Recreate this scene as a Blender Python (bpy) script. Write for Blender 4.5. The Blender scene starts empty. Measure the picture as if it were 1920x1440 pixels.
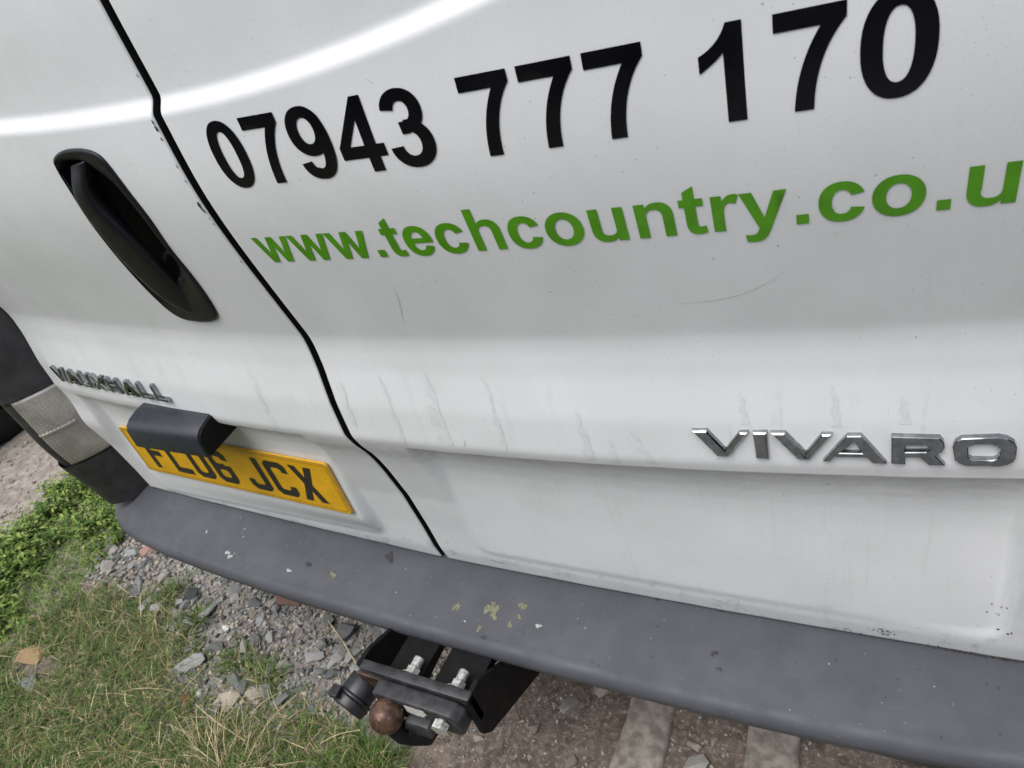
import bpy, bmesh, math, random
import numpy as np
from mathutils import Vector, Matrix
from mathutils.geometry import delaunay_2d_cdt
rng = np.random.default_rng(7); random.seed(7)
SC = bpy.context.scene; COL = SC.collection
GZ = 1.095                                     # height of the telephone number's base line above the ground

# ------------------------------------------------------------------ camera
cam_d = bpy.data.cameras.new('camera'); cam = bpy.data.objects.new('camera', cam_d); COL.objects.link(cam)
RW = ((0.8815060, 0.3886070, -0.2682010), (0.0573948, -0.6519898, -0.7560523), (-0.4686715, 0.6510714, -0.5970369))
M = Matrix((RW[0], [-v for v in RW[1]], [-v for v in RW[2]])).transposed().to_4x4()
M.translation = Vector((0.58432, -0.47212, 0.19888+GZ)); cam.matrix_world = M
cam_d.sensor_fit = 'HORIZONTAL'; cam_d.sensor_width = 36; cam_d.lens = 1340/1920*36
cam_d.clip_start = .02; cam_d.clip_end = 900
cam_d.dof.use_dof = True; cam_d.dof.focus_distance = .80; cam_d.dof.aperture_fstop = 15
SC.camera = cam

# ------------------------------------------------------------------ light: bright overcast
world = bpy.data.worlds.new('World'); SC.world = world; world.use_nodes = True
wn = world.node_tree; wn.nodes.clear()
sky = wn.nodes.new('ShaderNodeTexSky'); sky.sky_type = 'NISHITA'; sky.sun_disc = False
SUN_EL, SUN_ROT = math.radians(66), math.radians(200)
sky.sun_elevation = SUN_EL; sky.sun_rotation = SUN_ROT; sky.air_density = 1.0; sky.dust_density = 3.0; sky.ozone_density = 1.0
hsv = wn.nodes.new('ShaderNodeHueSaturation'); hsv.inputs['Saturation'].default_value = .42
bg = wn.nodes.new('ShaderNodeBackground'); bg.inputs['Strength'].default_value = .12
wo = wn.nodes.new('ShaderNodeOutputWorld')
wn.links.new(sky.outputs[0], hsv.inputs['Color']); wn.links.new(hsv.outputs[0], bg.inputs['Color']); wn.links.new(bg.outputs[0], wo.inputs['Surface'])
sun_d = bpy.data.lights.new('sun', 'SUN'); sun_d.energy = 1.2; sun_d.angle = math.radians(50); sun_d.color = (1, .985, .96)
sun = bpy.data.objects.new('sun', sun_d); COL.objects.link(sun)
# direction towards the sun (nishita: rotation clockwise from +Y seen from above)
sd = Vector((math.sin(SUN_ROT)*math.cos(SUN_EL), math.cos(SUN_ROT)*math.cos(SUN_EL), math.sin(SUN_EL)))
sun.rotation_euler = sd.to_track_quat('Z', 'Y').to_euler()
vs = SC.view_settings; vs.view_transform = 'Standard'; vs.look = 'None'; vs.gamma = 1; vs.use_curve_mapping = False
vs.exposure = 0.78
SC.cycles.max_bounces = 8

# ------------------------------------------------------------------ helpers
def link(name, me, parent=None, mat=None, smooth=False, **props):
    o = bpy.data.objects.new(name, me); COL.objects.link(o)
    if parent is not None: o.parent = parent
    if mat is not None:
        for m in (mat if isinstance(mat, (list, tuple)) else [mat]): me.materials.append(m)
    if smooth and me is not None:
        me.polygons.foreach_set('use_smooth', [True]*len(me.polygons))
    for k, v in props.items(): o[k] = v
    return o
def tag(o, label, category, group=None):
    o['label'] = label; o['category'] = category
    if group: o['group'] = group
    return o
def mesh(name, V, F):
    """vertices in photo-plane coordinates (z = 0 at the telephone number) -> mesh standing on the ground z = 0"""
    V = np.asarray(V, float).copy(); V[:, 2] += GZ
    me = bpy.data.meshes.new(name); me.from_pydata(V.tolist(), [], [list(map(int, f)) for f in F]); me.update(); return me
def gridfaces(nu, nv, keep=None):
    i = np.arange(nu*nv).reshape(nu, nv)
    f = np.stack([i[:-1, :-1], i[1:, :-1], i[1:, 1:], i[:-1, 1:]], -1).reshape(-1, 4)
    return f if keep is None else f[keep.reshape(-1)]
def grid_obj(name, P, parent, mat, keep=None, flip=False, smooth=True):
    f = gridfaces(P.shape[0], P.shape[1], keep)
    if flip: f = f[:, ::-1]
    return link(name, mesh(name, P.reshape(-1, 3), f), parent, mat, smooth)
class MB:
    def __init__(s): s.V = []; s.F = []
    def add(s, V, F):
        n = len(s.V); s.V += [tuple(map(float, v)) for v in V]; s.F += [[n+int(i) for i in f] for f in F]
    def box(s, x0, x1, y0, y1, z0, z1):
        s.add([(x0,y0,z0),(x1,y0,z0),(x1,y1,z0),(x0,y1,z0),(x0,y0,z1),(x1,y0,z1),(x1,y1,z1),(x0,y1,z1)],
              [(0,3,2,1),(4,5,6,7),(0,1,5,4),(1,2,6,5),(2,3,7,6),(3,0,4,7)])
    def cyl(s, a, b, r0, r1=None, n=20, cap=True):
        r1 = r0 if r1 is None else r1
        a = Vector(a); b = Vector(b); d = (b-a).normalized(); u = d.orthogonal().normalized(); w = d.cross(u)
        V = []
        for p, r in ((a, r0), (b, r1)):
            for k in range(n):
                t = 2*math.pi*k/n; V.append(p+u*(r*math.cos(t))+w*(r*math.sin(t)))
        F = [(k, (k+1) % n, n+(k+1) % n, n+k) for k in range(n)]
        if cap: F += [tuple(range(n))[::-1], tuple(range(n, 2*n))]
        s.add(V, F)
    def tube(s, pts, rad, n=12, cap=True):
        pts = [Vector(p) for p in pts]; V = []; F = []; u = None
        for i, p in enumerate(pts):
            d = (pts[min(i+1, len(pts)-1)]-pts[max(i-1, 0)]).normalized()
            u = d.orthogonal().normalized() if u is None else (u-d*u.dot(d)).normalized()
            w = d.cross(u); r = rad[i] if isinstance(rad, (list, tuple)) else rad
            for k in range(n):
                t = 2*math.pi*k/n; V.append(p+u*(r*math.cos(t))+w*(r*math.sin(t)))
        for i in range(len(pts)-1):
            for k in range(n): F.append((i*n+k, i*n+(k+1) % n, (i+1)*n+(k+1) % n, (i+1)*n+k))
        if cap: F += [tuple(range(n))[::-1], tuple(range((len(pts)-1)*n, len(pts)*n))]
        s.add(V, F)
    def prism(s, poly, axis, a, b):
        """extrude a polygon given in the two other axes along axis x or y"""
        n = len(poly); V = []
        for t in (a, b):
            for p, q in poly: V.append((t, p, q) if axis == 'x' else (p, t, q) if axis == 'y' else (p, q, t))
        s.add(V, [tuple(range(n))[::-1], tuple(range(n, 2*n))]+[(k, (k+1) % n, n+(k+1) % n, n+k) for k in range(n)])
    def build(s, name, parent, mat, bevel=0, seg=2, smooth=False, **props):
        me = mesh(name, s.V, s.F)
        bm = bmesh.new(); bm.from_mesh(me); bmesh.ops.recalc_face_normals(bm, faces=bm.faces)
        if bevel:
            es = [e for e in bm.edges if e.is_manifold and e.calc_face_angle(0) > .5]
            bmesh.ops.bevel(bm, geom=es, offset=bevel, segments=seg, profile=.5, affect='EDGES', clamp_overlap=True)
        if smooth:
            for f in bm.faces: f.smooth = True
            for e in bm.edges:
                if e.is_manifold and e.calc_face_angle(0) > .6: e.smooth = False
        bm.to_mesh(me); bm.free(); me.update()
        return link(name, me, parent, mat, False, **props)

# ------------------------------------------------------------------ materials
def nodemat(name):
    m = bpy.data.materials.new(name); m.use_nodes = True
    nt = m.node_tree; b = nt.nodes['Principled BSDF']
    return m, nt, b
class NT:
    """small wrapper for building node trees"""
    def __init__(s, nt):
        s.nt = nt; s.co = nt.nodes.new('ShaderNodeTexCoord').outputs['Object']
    def L(s, a, b): s.nt.links.new(a, b)
    def val(s, sock, v):
        if hasattr(v, 'is_linked') or hasattr(v, 'links'): s.L(v, sock)
        else: sock.default_value = v
    def map(s, scale=(1,1,1), loc=(0,0,0), rot=(0,0,0), vec=None):
        n = s.nt.nodes.new('ShaderNodeMapping'); s.L(vec or s.co, n.inputs[0])
        n.inputs['Scale'].default_value = scale; n.inputs['Location'].default_value = loc; n.inputs['Rotation'].default_value = rot
        return n.outputs[0]
    def noise(s, scale, detail=4, rough=.55, vec=None, dist=0.):
        n = s.nt.nodes.new('ShaderNodeTexNoise'); s.L(vec or s.co, n.inputs['Vector'])
        n.inputs['Scale'].default_value = scale; n.inputs['Detail'].default_value = detail
        n.inputs['Roughness'].default_value = rough; n.inputs['Distortion'].default_value = dist
        return n.outputs['Fac']
    def voro(s, scale, feature='F1', vec=None, rnd=1.):
        n = s.nt.nodes.new('ShaderNodeTexVoronoi'); n.feature = feature; s.L(vec or s.co, n.inputs['Vector'])
        n.inputs['Scale'].default_value = scale; n.inputs['Randomness'].default_value = rnd
        return n.outputs['Distance'], n.outputs.get('Color')
    def ramp(s, f, a, b, lo=0., hi=1., smooth=True):
        n = s.nt.nodes.new('ShaderNodeMapRange'); s.L(f, n.inputs[0])
        n.interpolation_type = 'SMOOTHSTEP' if smooth else 'LINEAR'
        for k, v in zip((1,2,3,4), (a,b,lo,hi)): n.inputs[k].default_value = v
        return n.outputs[0]
    def math(s, op, a, b=None):
        n = s.nt.nodes.new('ShaderNodeMath'); n.operation = op; s.val(n.inputs[0], a)
        if b is not None: s.val(n.inputs[1], b)
        return n.outputs[0]
    def mix(s, f, a, b, blend='MIX'):
        n = s.nt.nodes.new('ShaderNodeMix'); n.data_type = 'RGBA'; n.blend_type = blend
        s.val(n.inputs[0], f); s.val(n.inputs[6], a if not isinstance(a, tuple) else (*a, 1)); s.val(n.inputs[7], b if not isinstance(b, tuple) else (*b, 1))
        return n.outputs[2]
    def xyz(s, vec=None):
        n = s.nt.nodes.new('ShaderNodeSeparateXYZ'); s.L(vec or s.co, n.inputs[0]); return n.outputs
    def bump(s, h, strength, dist=.001, normal=None):
        n = s.nt.nodes.new('ShaderNodeBump'); s.L(h, n.inputs['Height']); n.inputs['Strength'].default_value = strength; n.inputs['Distance'].default_value = dist
        if normal: s.L(normal, n.inputs['Normal'])
        return n.outputs[0]
def simple(name, col, rough=.5, metal=0., var=.12, scale=60, spec=.5, bump=0., bscale=400, coat=0.):
    m, nt, b = nodemat(name); t = NT(nt)
    f = t.ramp(t.noise(scale, 4), .3, .7)
    c = t.mix(f, tuple(v*(1-var) for v in col), tuple(v*(1+var) for v in col))
    t.L(c, b.inputs['Base Color']); t.L(t.ramp(t.noise(scale*.7, 3), .3, .7, max(rough-.06, 0), rough+.06), b.inputs['Roughness'])
    b.inputs['Metallic'].default_value = metal; b.inputs['Specular IOR Level'].default_value = spec; b.inputs['Coat Weight'].default_value = coat
    if bump: t.L(t.bump(t.noise(bscale, 3), bump), b.inputs['Normal'])
    return m

def paint_material():
    m, nt, b = nodemat('white_van_paint'); t = NT(nt)
    base = t.mix(t.ramp(t.noise(5, 5), .3, .7), (.715,.732,.745), (.77,.782,.80))
    base = t.mix(t.math('MULTIPLY', t.ramp(t.noise(14, 6, .65), .45, .75), .16), base, (.60,.62,.59))      # film of road dirt
    X = t.xyz()
    # fine vertical rain streaks in the road film
    fs = t.math('MULTIPLY', t.ramp(t.noise(1., 4, .7, t.map((210, 20, 5))), .45, .75), t.ramp(t.noise(4, 3), .35, .65))
    base = t.mix(t.math('MULTIPLY', fs, .16), base, (.56,.57,.56))
    # mottled darker band just below the step edge, fading downward
    lg = t.math('MULTIPLY', t.ramp(t.noise(1., 5, .7, t.map((30, 10, 90))), .40, .68), t.math('MULTIPLY', t.ramp(X[2], GZ-.455, GZ-.385), t.ramp(X[2], GZ-.368, GZ-.374)))
    base = t.mix(t.math('MULTIPLY', lg, .40), base, (.44,.43,.39))
    # dried water runs: long in z, narrow in x
    st = t.noise(1., 4, .62, t.map((42, 3, 1.8)), .5)
    run = t.ramp(st, .56, .68)
    run2 = t.ramp(t.noise(1., 3, .6, t.map((95, 8, 5), (7, 0, 3)), .4), .60, .70)
    edge = t.ramp(t.noise(60, 3), .35, .6)
    zb = t.math('MULTIPLY', t.ramp(X[2], GZ-.372, GZ-.33), t.ramp(t.math('ADD', X[2], t.math('MULTIPLY', t.noise(30, 2), .06)), GZ-.20, GZ-.27))
    wz = t.math('MULTIPLY', t.math('MULTIPLY', run, edge), zb)
    base = t.mix(t.math('MULTIPLY', wz, .50), base, (.50,.52,.52))
    low = t.ramp(X[2], GZ-.37, GZ-.42)
    base = t.mix(t.math('MULTIPLY', t.math('MULTIPLY', run2, low), .22), base, (.56,.56,.53))
    # grime spots creeping up from the bottom edge
    gr = t.math('MULTIPLY', t.ramp(t.noise(42, 6, .7), .54, .68), t.ramp(X[2], GZ-.60, GZ-.69))
    base = t.mix(t.math('MULTIPLY', gr, .55), base, (.22,.23,.17))
    gk = t.math('MULTIPLY', t.ramp(t.noise(150, 5, .7), .66, .72), t.ramp(X[2], GZ-.55, GZ-.685))
    base = t.mix(gk, base, (.05,.05,.035))
    # tar and fly specks
    for sc, th, gate, colr in ((60, .075, .90, (.10,.09,.07)), (170, .13, .86, (.26,.25,.22)), (420, .2, .74, (.42,.42,.39))):
        d, c = t.voro(sc, vec=t.map((1,1,1), (.3*sc, 0, 0)))
        sep = nt.nodes.new('ShaderNodeSeparateColor'); t.L(c, sep.inputs[0])
        k = t.math('MULTIPLY', t.math('MULTIPLY', t.ramp(d, th, th*.55), t.ramp(sep.outputs[0], gate, gate+.02)), t.ramp(t.noise(6.5+sc*.01, 3), .36, .60, .15, 1.))
        base = t.mix(t.math('MULTIPLY', k, .8), base, colr)
    t.L(base, b.inputs['Base Color'])
    t.L(t.ramp(t.noise(22, 5, .6), .3, .75, .40, .50), b.inputs['Roughness'])
    b.inputs['Specular IOR Level'].default_value = .40; b.inputs['Coat Weight'].default_value = .14; t.L(t.ramp(t.noise(30, 4, .6), .3, .7, .24, .32), b.inputs['Coat Roughness'])
    n1 = t.bump(t.noise(7, 2), .12, .004); n2 = t.bump(t.noise(900, 2), .10, .0004, n1)
    t.L(n2, b.inputs['Normal']); t.L(n1, b.inputs['Coat Normal'])
    return m
def bumper_material():
    m, nt, b = nodemat('weathered_grey_plastic'); t = NT(nt)
    c = t.mix(t.ramp(t.noise(11, 6, .65), .3, .72), (.062,.065,.075), (.079,.083,.096))
    c = t.mix(t.math('MULTIPLY', t.ramp(t.noise(1, 6, .7, t.map((18,70,70))), .52, .75), .25), c, (.115,.119,.134))
    c = t.mix(t.math('MULTIPLY', t.ramp(t.noise(26, 5, .7), .58, .72), .25), c, (.045,.047,.055))
    d, cc = t.voro(150); sep = nt.nodes.new('ShaderNodeSeparateColor'); t.L(cc, sep.inputs[0])
    k = t.math('MULTIPLY', t.ramp(d, .15, .05), t.ramp(sep.outputs[0], .91, .93))
    c = t.mix(t.math('MULTIPLY', k, .5), c, (.36,.36,.35))
    d, cc = t.voro(90, vec=t.map((1,1,1), (11,0,0))); sep = nt.nodes.new('ShaderNodeSeparateColor'); t.L(cc, sep.inputs[0])
    k = t.math('MULTIPLY', t.ramp(d, .2, .1), t.ramp(sep.outputs[0], .88, .90))
    c = t.mix(t.math('MULTIPLY', k, .7), c, (.03,.03,.035))
    t.L(c, b.inputs['Base Color']); t.L(t.ramp(t.noise(30, 5), .3, .7, .48, .68), b.inputs['Roughness'])
    b.inputs['Specular IOR Level'].default_value = .4
    t.L(t.bump(t.noise(1100, 3), .35, .0006, t.bump(t.noise(25, 4), .15, .003)), b.inputs['Normal'])
    return m
def ground_material():
    m, nt, b = nodemat('dirt_ground'); t = NT(nt); X = t.xyz()
    n = t.noise(3.2, 6, .6); fine = t.noise(90, 6, .7); mid = t.noise(24, 6, .65)
    c = t.mix(t.ramp(mid, .3, .7), (.095,.074,.059), (.19,.155,.128))
    c = t.mix(t.ramp(fine, .45, .75), c, (.32,.275,.235))
    # pale trodden hardstanding further off to the left
    wob = t.math('ADD', X[0], t.math('MULTIPLY', t.math('SUBTRACT', n, .5), .5))
    pale = t.mix(t.ramp(mid, .3, .75), (.23,.195,.165), (.42,.38,.335))
    pale = t.mix(t.ramp(t.noise(38, 6, .7), .56, .66), pale, (.12,.095,.075))
    c = t.mix(t.ramp(wob, -1.30, -1.55), c, pale)
    # grey stone dust in the gravel patch
    g = t.math('MULTIPLY', t.ramp(wob, -1.28, -1.1), t.ramp(wob, -.20, -.36))
    c = t.mix(t.math('MULTIPLY', g, .8), c, t.mix(t.ramp(fine, .3, .7), (.15,.145,.135), (.32,.305,.275)))
    # unseen yard behind, made grey for chrome reflections and bounce light
    wy = t.math('ADD', X[1], t.math('ADD', t.math('MULTIPLY', t.math('SUBTRACT', n, .5), .8), t.math('MULTIPLY', t.math('SUBTRACT', mid, .5), .25)))
    c = t.mix(t.ramp(wy, -.40, -.75), c, t.mix(t.ramp(mid, .3, .7), (.16,.16,.155), (.26,.26,.25)))
    c = t.mix(t.math('MULTIPLY', t.ramp(X[1], -.25, -.40), t.ramp(X[0], -.1, -.35)), c, t.mix(t.ramp(mid, .3, .7), (.09,.10,.04), (.17,.16,.08)))
    t.L(c, b.inputs['Base Color']); b.inputs['Roughness'].default_value = .95; b.inputs['Specular IOR Level'].default_value = .15
    t.L(t.bump(fine, .8, .004, t.bump(mid, .7, .012)), b.inputs['Normal'])
    return m
MAT = dict(
    paint=paint_material(), plastic=bumper_material(), ground=ground_material(),
    trim=simple('dark_lamp_plastic', (.040,.040,.043), .5, var=.3, scale=35, bump=.1),
    lampsmoke=simple('smoked_lamp_plastic', (.044,.044,.048), .42, var=.3, scale=30),
    handle=simple('black_handle_plastic', (.0095,.0098,.0128), .34, var=.2, scale=80, spec=.3, bump=.25, bscale=1500),
    bowl=simple('black_cup_plastic', (.007,.007,.008), .45, var=.2, scale=80),
    sealshade=simple('black_rubber_and_shade', (.006,.006,.006), .7, spec=.2),  # rubber black, also standing for shade on door returns and aperture
    lightbox=simple('slate_blue_plastic', (.021,.025,.032), .42, var=.15, scale=70, bump=.1, bscale=1200),
    vinyl=simple('black_vinyl', (.004,.004,.006), .24, var=.25, scale=40, spec=.35),
    green=simple('green_vinyl', (.082,.295,.005), .36, var=.12, scale=45),
    plate=simple('yellow_plate', (.74,.40,.008), .30, var=.10, scale=25, coat=.3),
    platechar=simple('plate_black', (.022,.021,.018), .4),
    plateline=simple('plate_border_line', (.36,.13,.01), .4),
    plateedge=simple('plate_clear_rim', (.30,.24,.10), .3),
    chrome=simple('chrome_badge', (.31,.32,.335), .10, 1., var=.2, scale=120),
    grimeglue=simple('dirty_glue_line', (.42,.43,.40), .6, var=.3, scale=300),
    steel=simple('black_painted_steel', (.004,.004,.005), .6, var=.4, scale=60, spec=.25, bump=.3, bscale=300),
    steelgrey=simple('worn_dark_steel', (.026,.027,.030), .5, var=.55, scale=60, bump=.3, bscale=300),
    zinc=simple('zinc_bolt', (.47,.47,.45), .48, .55, var=.4, scale=260),
    label=simple('white_peeling_paint', (.62,.61,.57), .6, var=.3, scale=150),
    socket=simple('black_socket_plastic', (.018,.018,.022), .42, var=.25, scale=70),
    rubber=simple('tyre_rubber', (.012,.012,.012), .8, spec=.2),
    red=simple('red_reflector', (.13,.008,.014), .25, var=.2, scale=300),
    concrete=simple('weathered_concrete', (.25,.225,.195), .92, var=.34, scale=48, spec=.2, bump=.7, bscale=120),
    lichen=simple('yellow_lichen', (.165,.165,.105), .85, var=.45, scale=500),
    whitespot=simple('white_droppings', (.33,.34,.34), .8, var=.3, scale=200),
    darkspot=simple('dark_scuff', (.030,.031,.036), .7, var=.3, scale=100),
    runs=simple('dried_water_run', (.675,.69,.70), .42, var=.05, scale=200, spec=.4),
    moss=simple('dark_grime', (.045,.045,.035), .9, var=.5, scale=300),
    scratch=simple('grey_scratch', (.60,.61,.61), .7),
)
def rust_material():
    m, nt, b = nodemat('rusty_steel'); t = NT(nt)
    c = t.mix(t.ramp(t.noise(70, 6, .7), .35, .65), (.050,.028,.019), (.13,.068,.042))
    c = t.mix(t.ramp(t.noise(160, 4, .7), .55, .7), c, (.16,.12,.10)); c = t.mix(t.ramp(t.noise(45, 4), .5, .7), c, (.022,.017,.014))
    t.L(c, b.inputs['Base Color']); b.inputs['Metallic'].default_value = .35; t.L(t.ramp(t.noise(90, 4), .3, .7, .35, .6), b.inputs['Roughness'])
    t.L(t.bump(t.noise(250, 5), .4, .001), b.inputs['Normal']); return m
MAT['rust'] = rust_material()
def lens_material():
    m, nt, b = nodemat('clear_reversing_lens'); t = NT(nt)
    t.L(t.mix(t.ramp(t.noise(18, 4), .35, .7), (.37,.35,.32), (.56,.535,.49)), b.inputs['Base Color'])
    b.inputs['Roughness'].default_value = .16; b.inputs['Metallic'].default_value = .35; b.inputs['Coat Weight'].default_value = .8
    return m
MAT['lens'] = lens_material()

# ------------------------------------------------------------------ shape of the rear doors
XG = -0.0455                                   # the gap between the two doors
_bz = np.array([-.80,-.72,-.69,-.655,-.595,-.52,-.451,-.425,-.407,-.385,-.360,-.307,-.254,-.224,-.207,-.181,-.1273,-.0687,-.0117,.0394,.0778,.10,.18,.50,.90])
_by = np.array([0.074,.068,.0625,.0572,.0556,.0508,.0397,.034,.0287,.0195,.0124,.0172,.0274,.0306,.0306,.0262,.0170,.0068,.0004,.0010,.004,.005,.006,.030,.075])
_fz = np.linspace(-.80,.90,3401)
_fy = np.interp(_fz,_bz,_by)
_g = np.exp(-.5*(np.arange(-60,61)*.0005/.0052)**2); _g /= _g.sum()
_fy = np.convolve(np.pad(_fy,60,mode='edge'),_g,mode='valid')
_g2 = np.exp(-.5*(np.arange(-200,201)*.0005/.024)**2); _g2 /= _g2.sum()
_fy2 = np.convolve(np.pad(np.interp(_fz,_bz,_by),200,mode='edge'),_g2,mode='valid')
_w = np.clip((_fz+.185)/.06,0,1); _w = _w*_w*(3-2*_w)
_fy = _fy*(1-_w)+_fy2*_w
# how the hollow under the step opens out, from its edge down
_qz = np.linspace(-.70,-.36,681)
_qy = np.interp(_qz,[-.70,-.470,-.445,-.425,-.408,-.394,-.384,-.377,-.373,-.36],[1,1,.97,.90,.78,.60,.40,.18,0,0])
_h = np.exp(-.5*(np.arange(-20,21)*.0005/.0014)**2); _h /= _h.sum()
_qy = np.convolve(np.pad(_qy,20,mode='edge'),_h,mode='valid')
def sst(a,b,t):
    t = np.clip((t-a)/(b-a),0,1); return t*t*(3-2*t)
def smax(a,b,d=.012):
    return .5*(a+b+np.sqrt((a-b)**2+d*d))-.0012
def zshoulder(x):
    d = x+.03
    return .084+np.where(d>0,.25,.10)*d*d
def zbottom(x):
    return -.684+.055*np.maximum(0,-.05-x)
def rrect(x,z,x0,x1,z0,z1,r):
    """signed distance (positive inside) to a rounded rectangle"""
    qx = np.abs(x-(x0+x1)/2)-(x1-x0)/2+r; qz = np.abs(z-(z0+z1)/2)-(z1-z0)/2+r
    return -(np.sqrt(np.maximum(qx,0)**2+np.maximum(qz,0)**2)+np.minimum(np.maximum(qx,qz),0)-r)
def S(x,z):
    """depth of the door skin at (x, z); z = 0 is the base line of the telephone number"""
    x = np.asarray(x,float); z = np.asarray(z,float)
    low = sst(-.36,-.46,z)
    k = np.where(x>XG,.1*(1-low)+.03*low,.075*(1-low)+.012*low)
    y = np.interp(z,_fz,_fy)+k*(x-XG)**2
    y = y+.0094*sst(-.0082,.0082,z-zshoulder(x))
    # number plate pad on the left door: plumb while the door leans
    pad = .049+.044*(z+.507)-.034*(x+.408)
    g = np.interp(z,_qz,_qy)
    edge = .0165+np.where(x>XG,.1,.075)*(x-XG)**2
    pad = edge+smax(pad-edge,.010*sst(-.60,-.43,z))*g
    pad = pad+(y-.003-pad)*sst(-.575,-.640,z)
    d = rrect(x,z,-.712,-.135,-.648,-.366,.03)
    m = sst(-.002,.016,d)
    top = sst(-.366,-.374,z)
    d2 = rrect(x,z,-.712,-.135,-.648,-.30,.03)
    m = np.where(z>-.374,0.,sst(-.002,.016,d2))
    y = y*(1-m)+pad*m
    # pressed field under the step on the right door
    fld = .0538+.03*(x-XG)**2
    fld = edge+smax(fld-edge,.021*sst(-.68,-.42,z))*g
    d = rrect(x,z,.035,.714,-.647,-.30,.03)
    m = np.where(z>-.374,0.,sst(-.001,.020,d))
    y = y*(1-m)+smax(fld,y-.006,.006)*m
    y = y+.00016*np.sin(x*31+z*9+1)*np.sin(z*37-x*6)+.00012*np.sin(x*63+2*np.sin(z*20))
    return y

# ------------------------------------------------------------------ ground
def inpoly(x, y, P):
    x = np.asarray(x); y = np.asarray(y); r = np.zeros(x.shape, bool); n = len(P)
    for i in range(n):
        (x0, y0), (x1, y1) = P[i], P[(i+1) % n]
        if y0 == y1: continue
        r ^= ((y0 > y) != (y1 > y)) & (x < (x1-x0)*(y-y0)/(y1-y0)+x0)
    return r
_ph = rng.uniform(0, 6.28, (24, 2)); _kk = rng.normal(0, 1, (24, 2))
def lump(x, y, f):
    s = 0
    for (a, b), (kx, ky) in zip(_ph, _kk): s = s+np.sin(f*kx*x+a)*np.cos(f*ky*y+b)
    return s/24**.5
def gheight(x, y):
    near = np.exp(-((x+.6)/3)**2-(y/3)**2)
    return near*(.007*lump(x, y, 7)+.0035*lump(x+3, y, 26)+.0018*lump(x, y+5, 75))
gx = np.concatenate([[-320,-120,-40,-15,-8,-5,-4], np.arange(-3.2, 1.6, .0125), [2,3,5,9,18,50,140,320]])
gy = np.concatenate([[-320,-120,-40,-15,-7,-3,-1.6], np.arange(-1.0, 1.3, .0125), [1.6,2.2,3.5,6,12,40,120,320]])
GX, GY = np.meshgrid(gx, gy, indexing='ij')
P = np.stack([GX, GY, gheight(GX, GY)-GZ], -1)
grid_obj('ground', P, None, MAT['ground'])['kind'] = 'structure'

# ------------------------------------------------------------------ the van
van = bpy.data.objects.new('parked_van', None); COL.objects.link(van)
tag(van, 'dirty white panel van whose rear doors carry a black phone number and green web address', 'van')

# body shell behind the doors: door aperture coloured black for its shadow, white sides and roof
mb = MB()
ring = [(-.86,-.72),(-.955,-.66),(-.975,-.40),(-.965,.10),(-.90,.70),(-.80,.82),(-.5,.88),(0,.90),(.5,.88),(.80,.82),(.90,.70),(.965,.10),(.975,-.40),(.955,-.66),(.86,-.72)]
st = [(.22,1.0),(1.2,1.0),(3.0,1.0),(3.7,.96),(4.6,.80)]
V = []; F = []
for (yy, s) in st:
    for (px, pz) in ring: V.append((px*s, yy, (pz+.72)*(s if s > .9 else .5)-.72))
n = len(ring)
for i in range(len(st)-1):
    for k in range(n): F.append((i*n+k, i*n+(k+1) % n, (i+1)*n+(k+1) % n, (i+1)*n+k))
F.append(tuple(range(n))); F.append(tuple(range((len(st)-1)*n, len(st)*n))[::-1])
mb.add(V, F)
mb.build('body', van, [MAT['paint']], smooth=True)
mb = MB(); mb.box(-.90,.90,.17,.215,-.70,.80); mb.build('aperture_shade', van, MAT['sealshade'])
mb = MB(); mb.box(-.80,.80,.20,4.4,-.86,-.725); mb.build('underbody', van, MAT['steel'])

ZS = np.unique(np.concatenate([np.arange(0, 1.0001, .0032), ]))
def door(name, x0f, x1f, roll0, roll1, hole=None):
    """skin between two edge lines, each edge rolled over with the given radius and returned 25 mm"""
    t = np.linspace(0, 1, 301)
    zz = np.concatenate([np.linspace(0, .9, 291), np.linspace(.9, 1.6, 24)[1:]])     # height above the bottom edge
    cols = []
    for r, side in ((roll0, 0),):
        for a in (None, 90, 75, 60, 45, 30, 15): cols.append((0, r, a))
    for u in t[0:]: cols.append((u, 0, 0))
    for a in (15, 30, 45, 60, 75, 90, None): cols.append((1, roll1, a))
    P = np.zeros((len(cols), len(zz), 3))
    for i, (u, r, a) in enumerate(cols):
        xm = (x0f+x1f)/2
        xa, xb = x0f+roll0, x1f-roll1
        x = xa+(xb-xa)*u
        z = zbottom(x)+zz
        z = np.minimum(z, .80)
        y = S(x, z)
        if r:
            ang = math.radians(90 if a is None else a); sg = -1 if u == 0 else 1
            x = x+sg*r*math.sin(ang); y = y+r*(1-math.cos(ang))
            if a is None: y = y+.022
        P[i, :, 0] = x; P[i, :, 1] = y; P[i, :, 2] = z
    # turn the bottom edge in
    B = P[:, :1].copy(); B2 = B.copy(); B[:, :, 1] += .002; B[:, :, 2] -= .002; B2[:, :, 1] += .02; B2[:, :, 2] -= .003
    P = np.concatenate([B2, B, P], 1)
    keep = None
    if hole is not None:
        C = (P[:-1, :-1]+P[1:, 1:])/2; keep = ~inpoly(C[..., 0], C[..., 2], hole)
    o = grid_obj(name, P, van, [MAT['paint'], MAT['sealshade']], keep)
    # returned edges blackened, putting the gap's deep shade into their colour
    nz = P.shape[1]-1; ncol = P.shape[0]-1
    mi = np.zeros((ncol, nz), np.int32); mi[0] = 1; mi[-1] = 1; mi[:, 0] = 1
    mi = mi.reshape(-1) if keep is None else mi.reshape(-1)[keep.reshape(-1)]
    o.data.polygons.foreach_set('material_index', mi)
    return o
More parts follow.
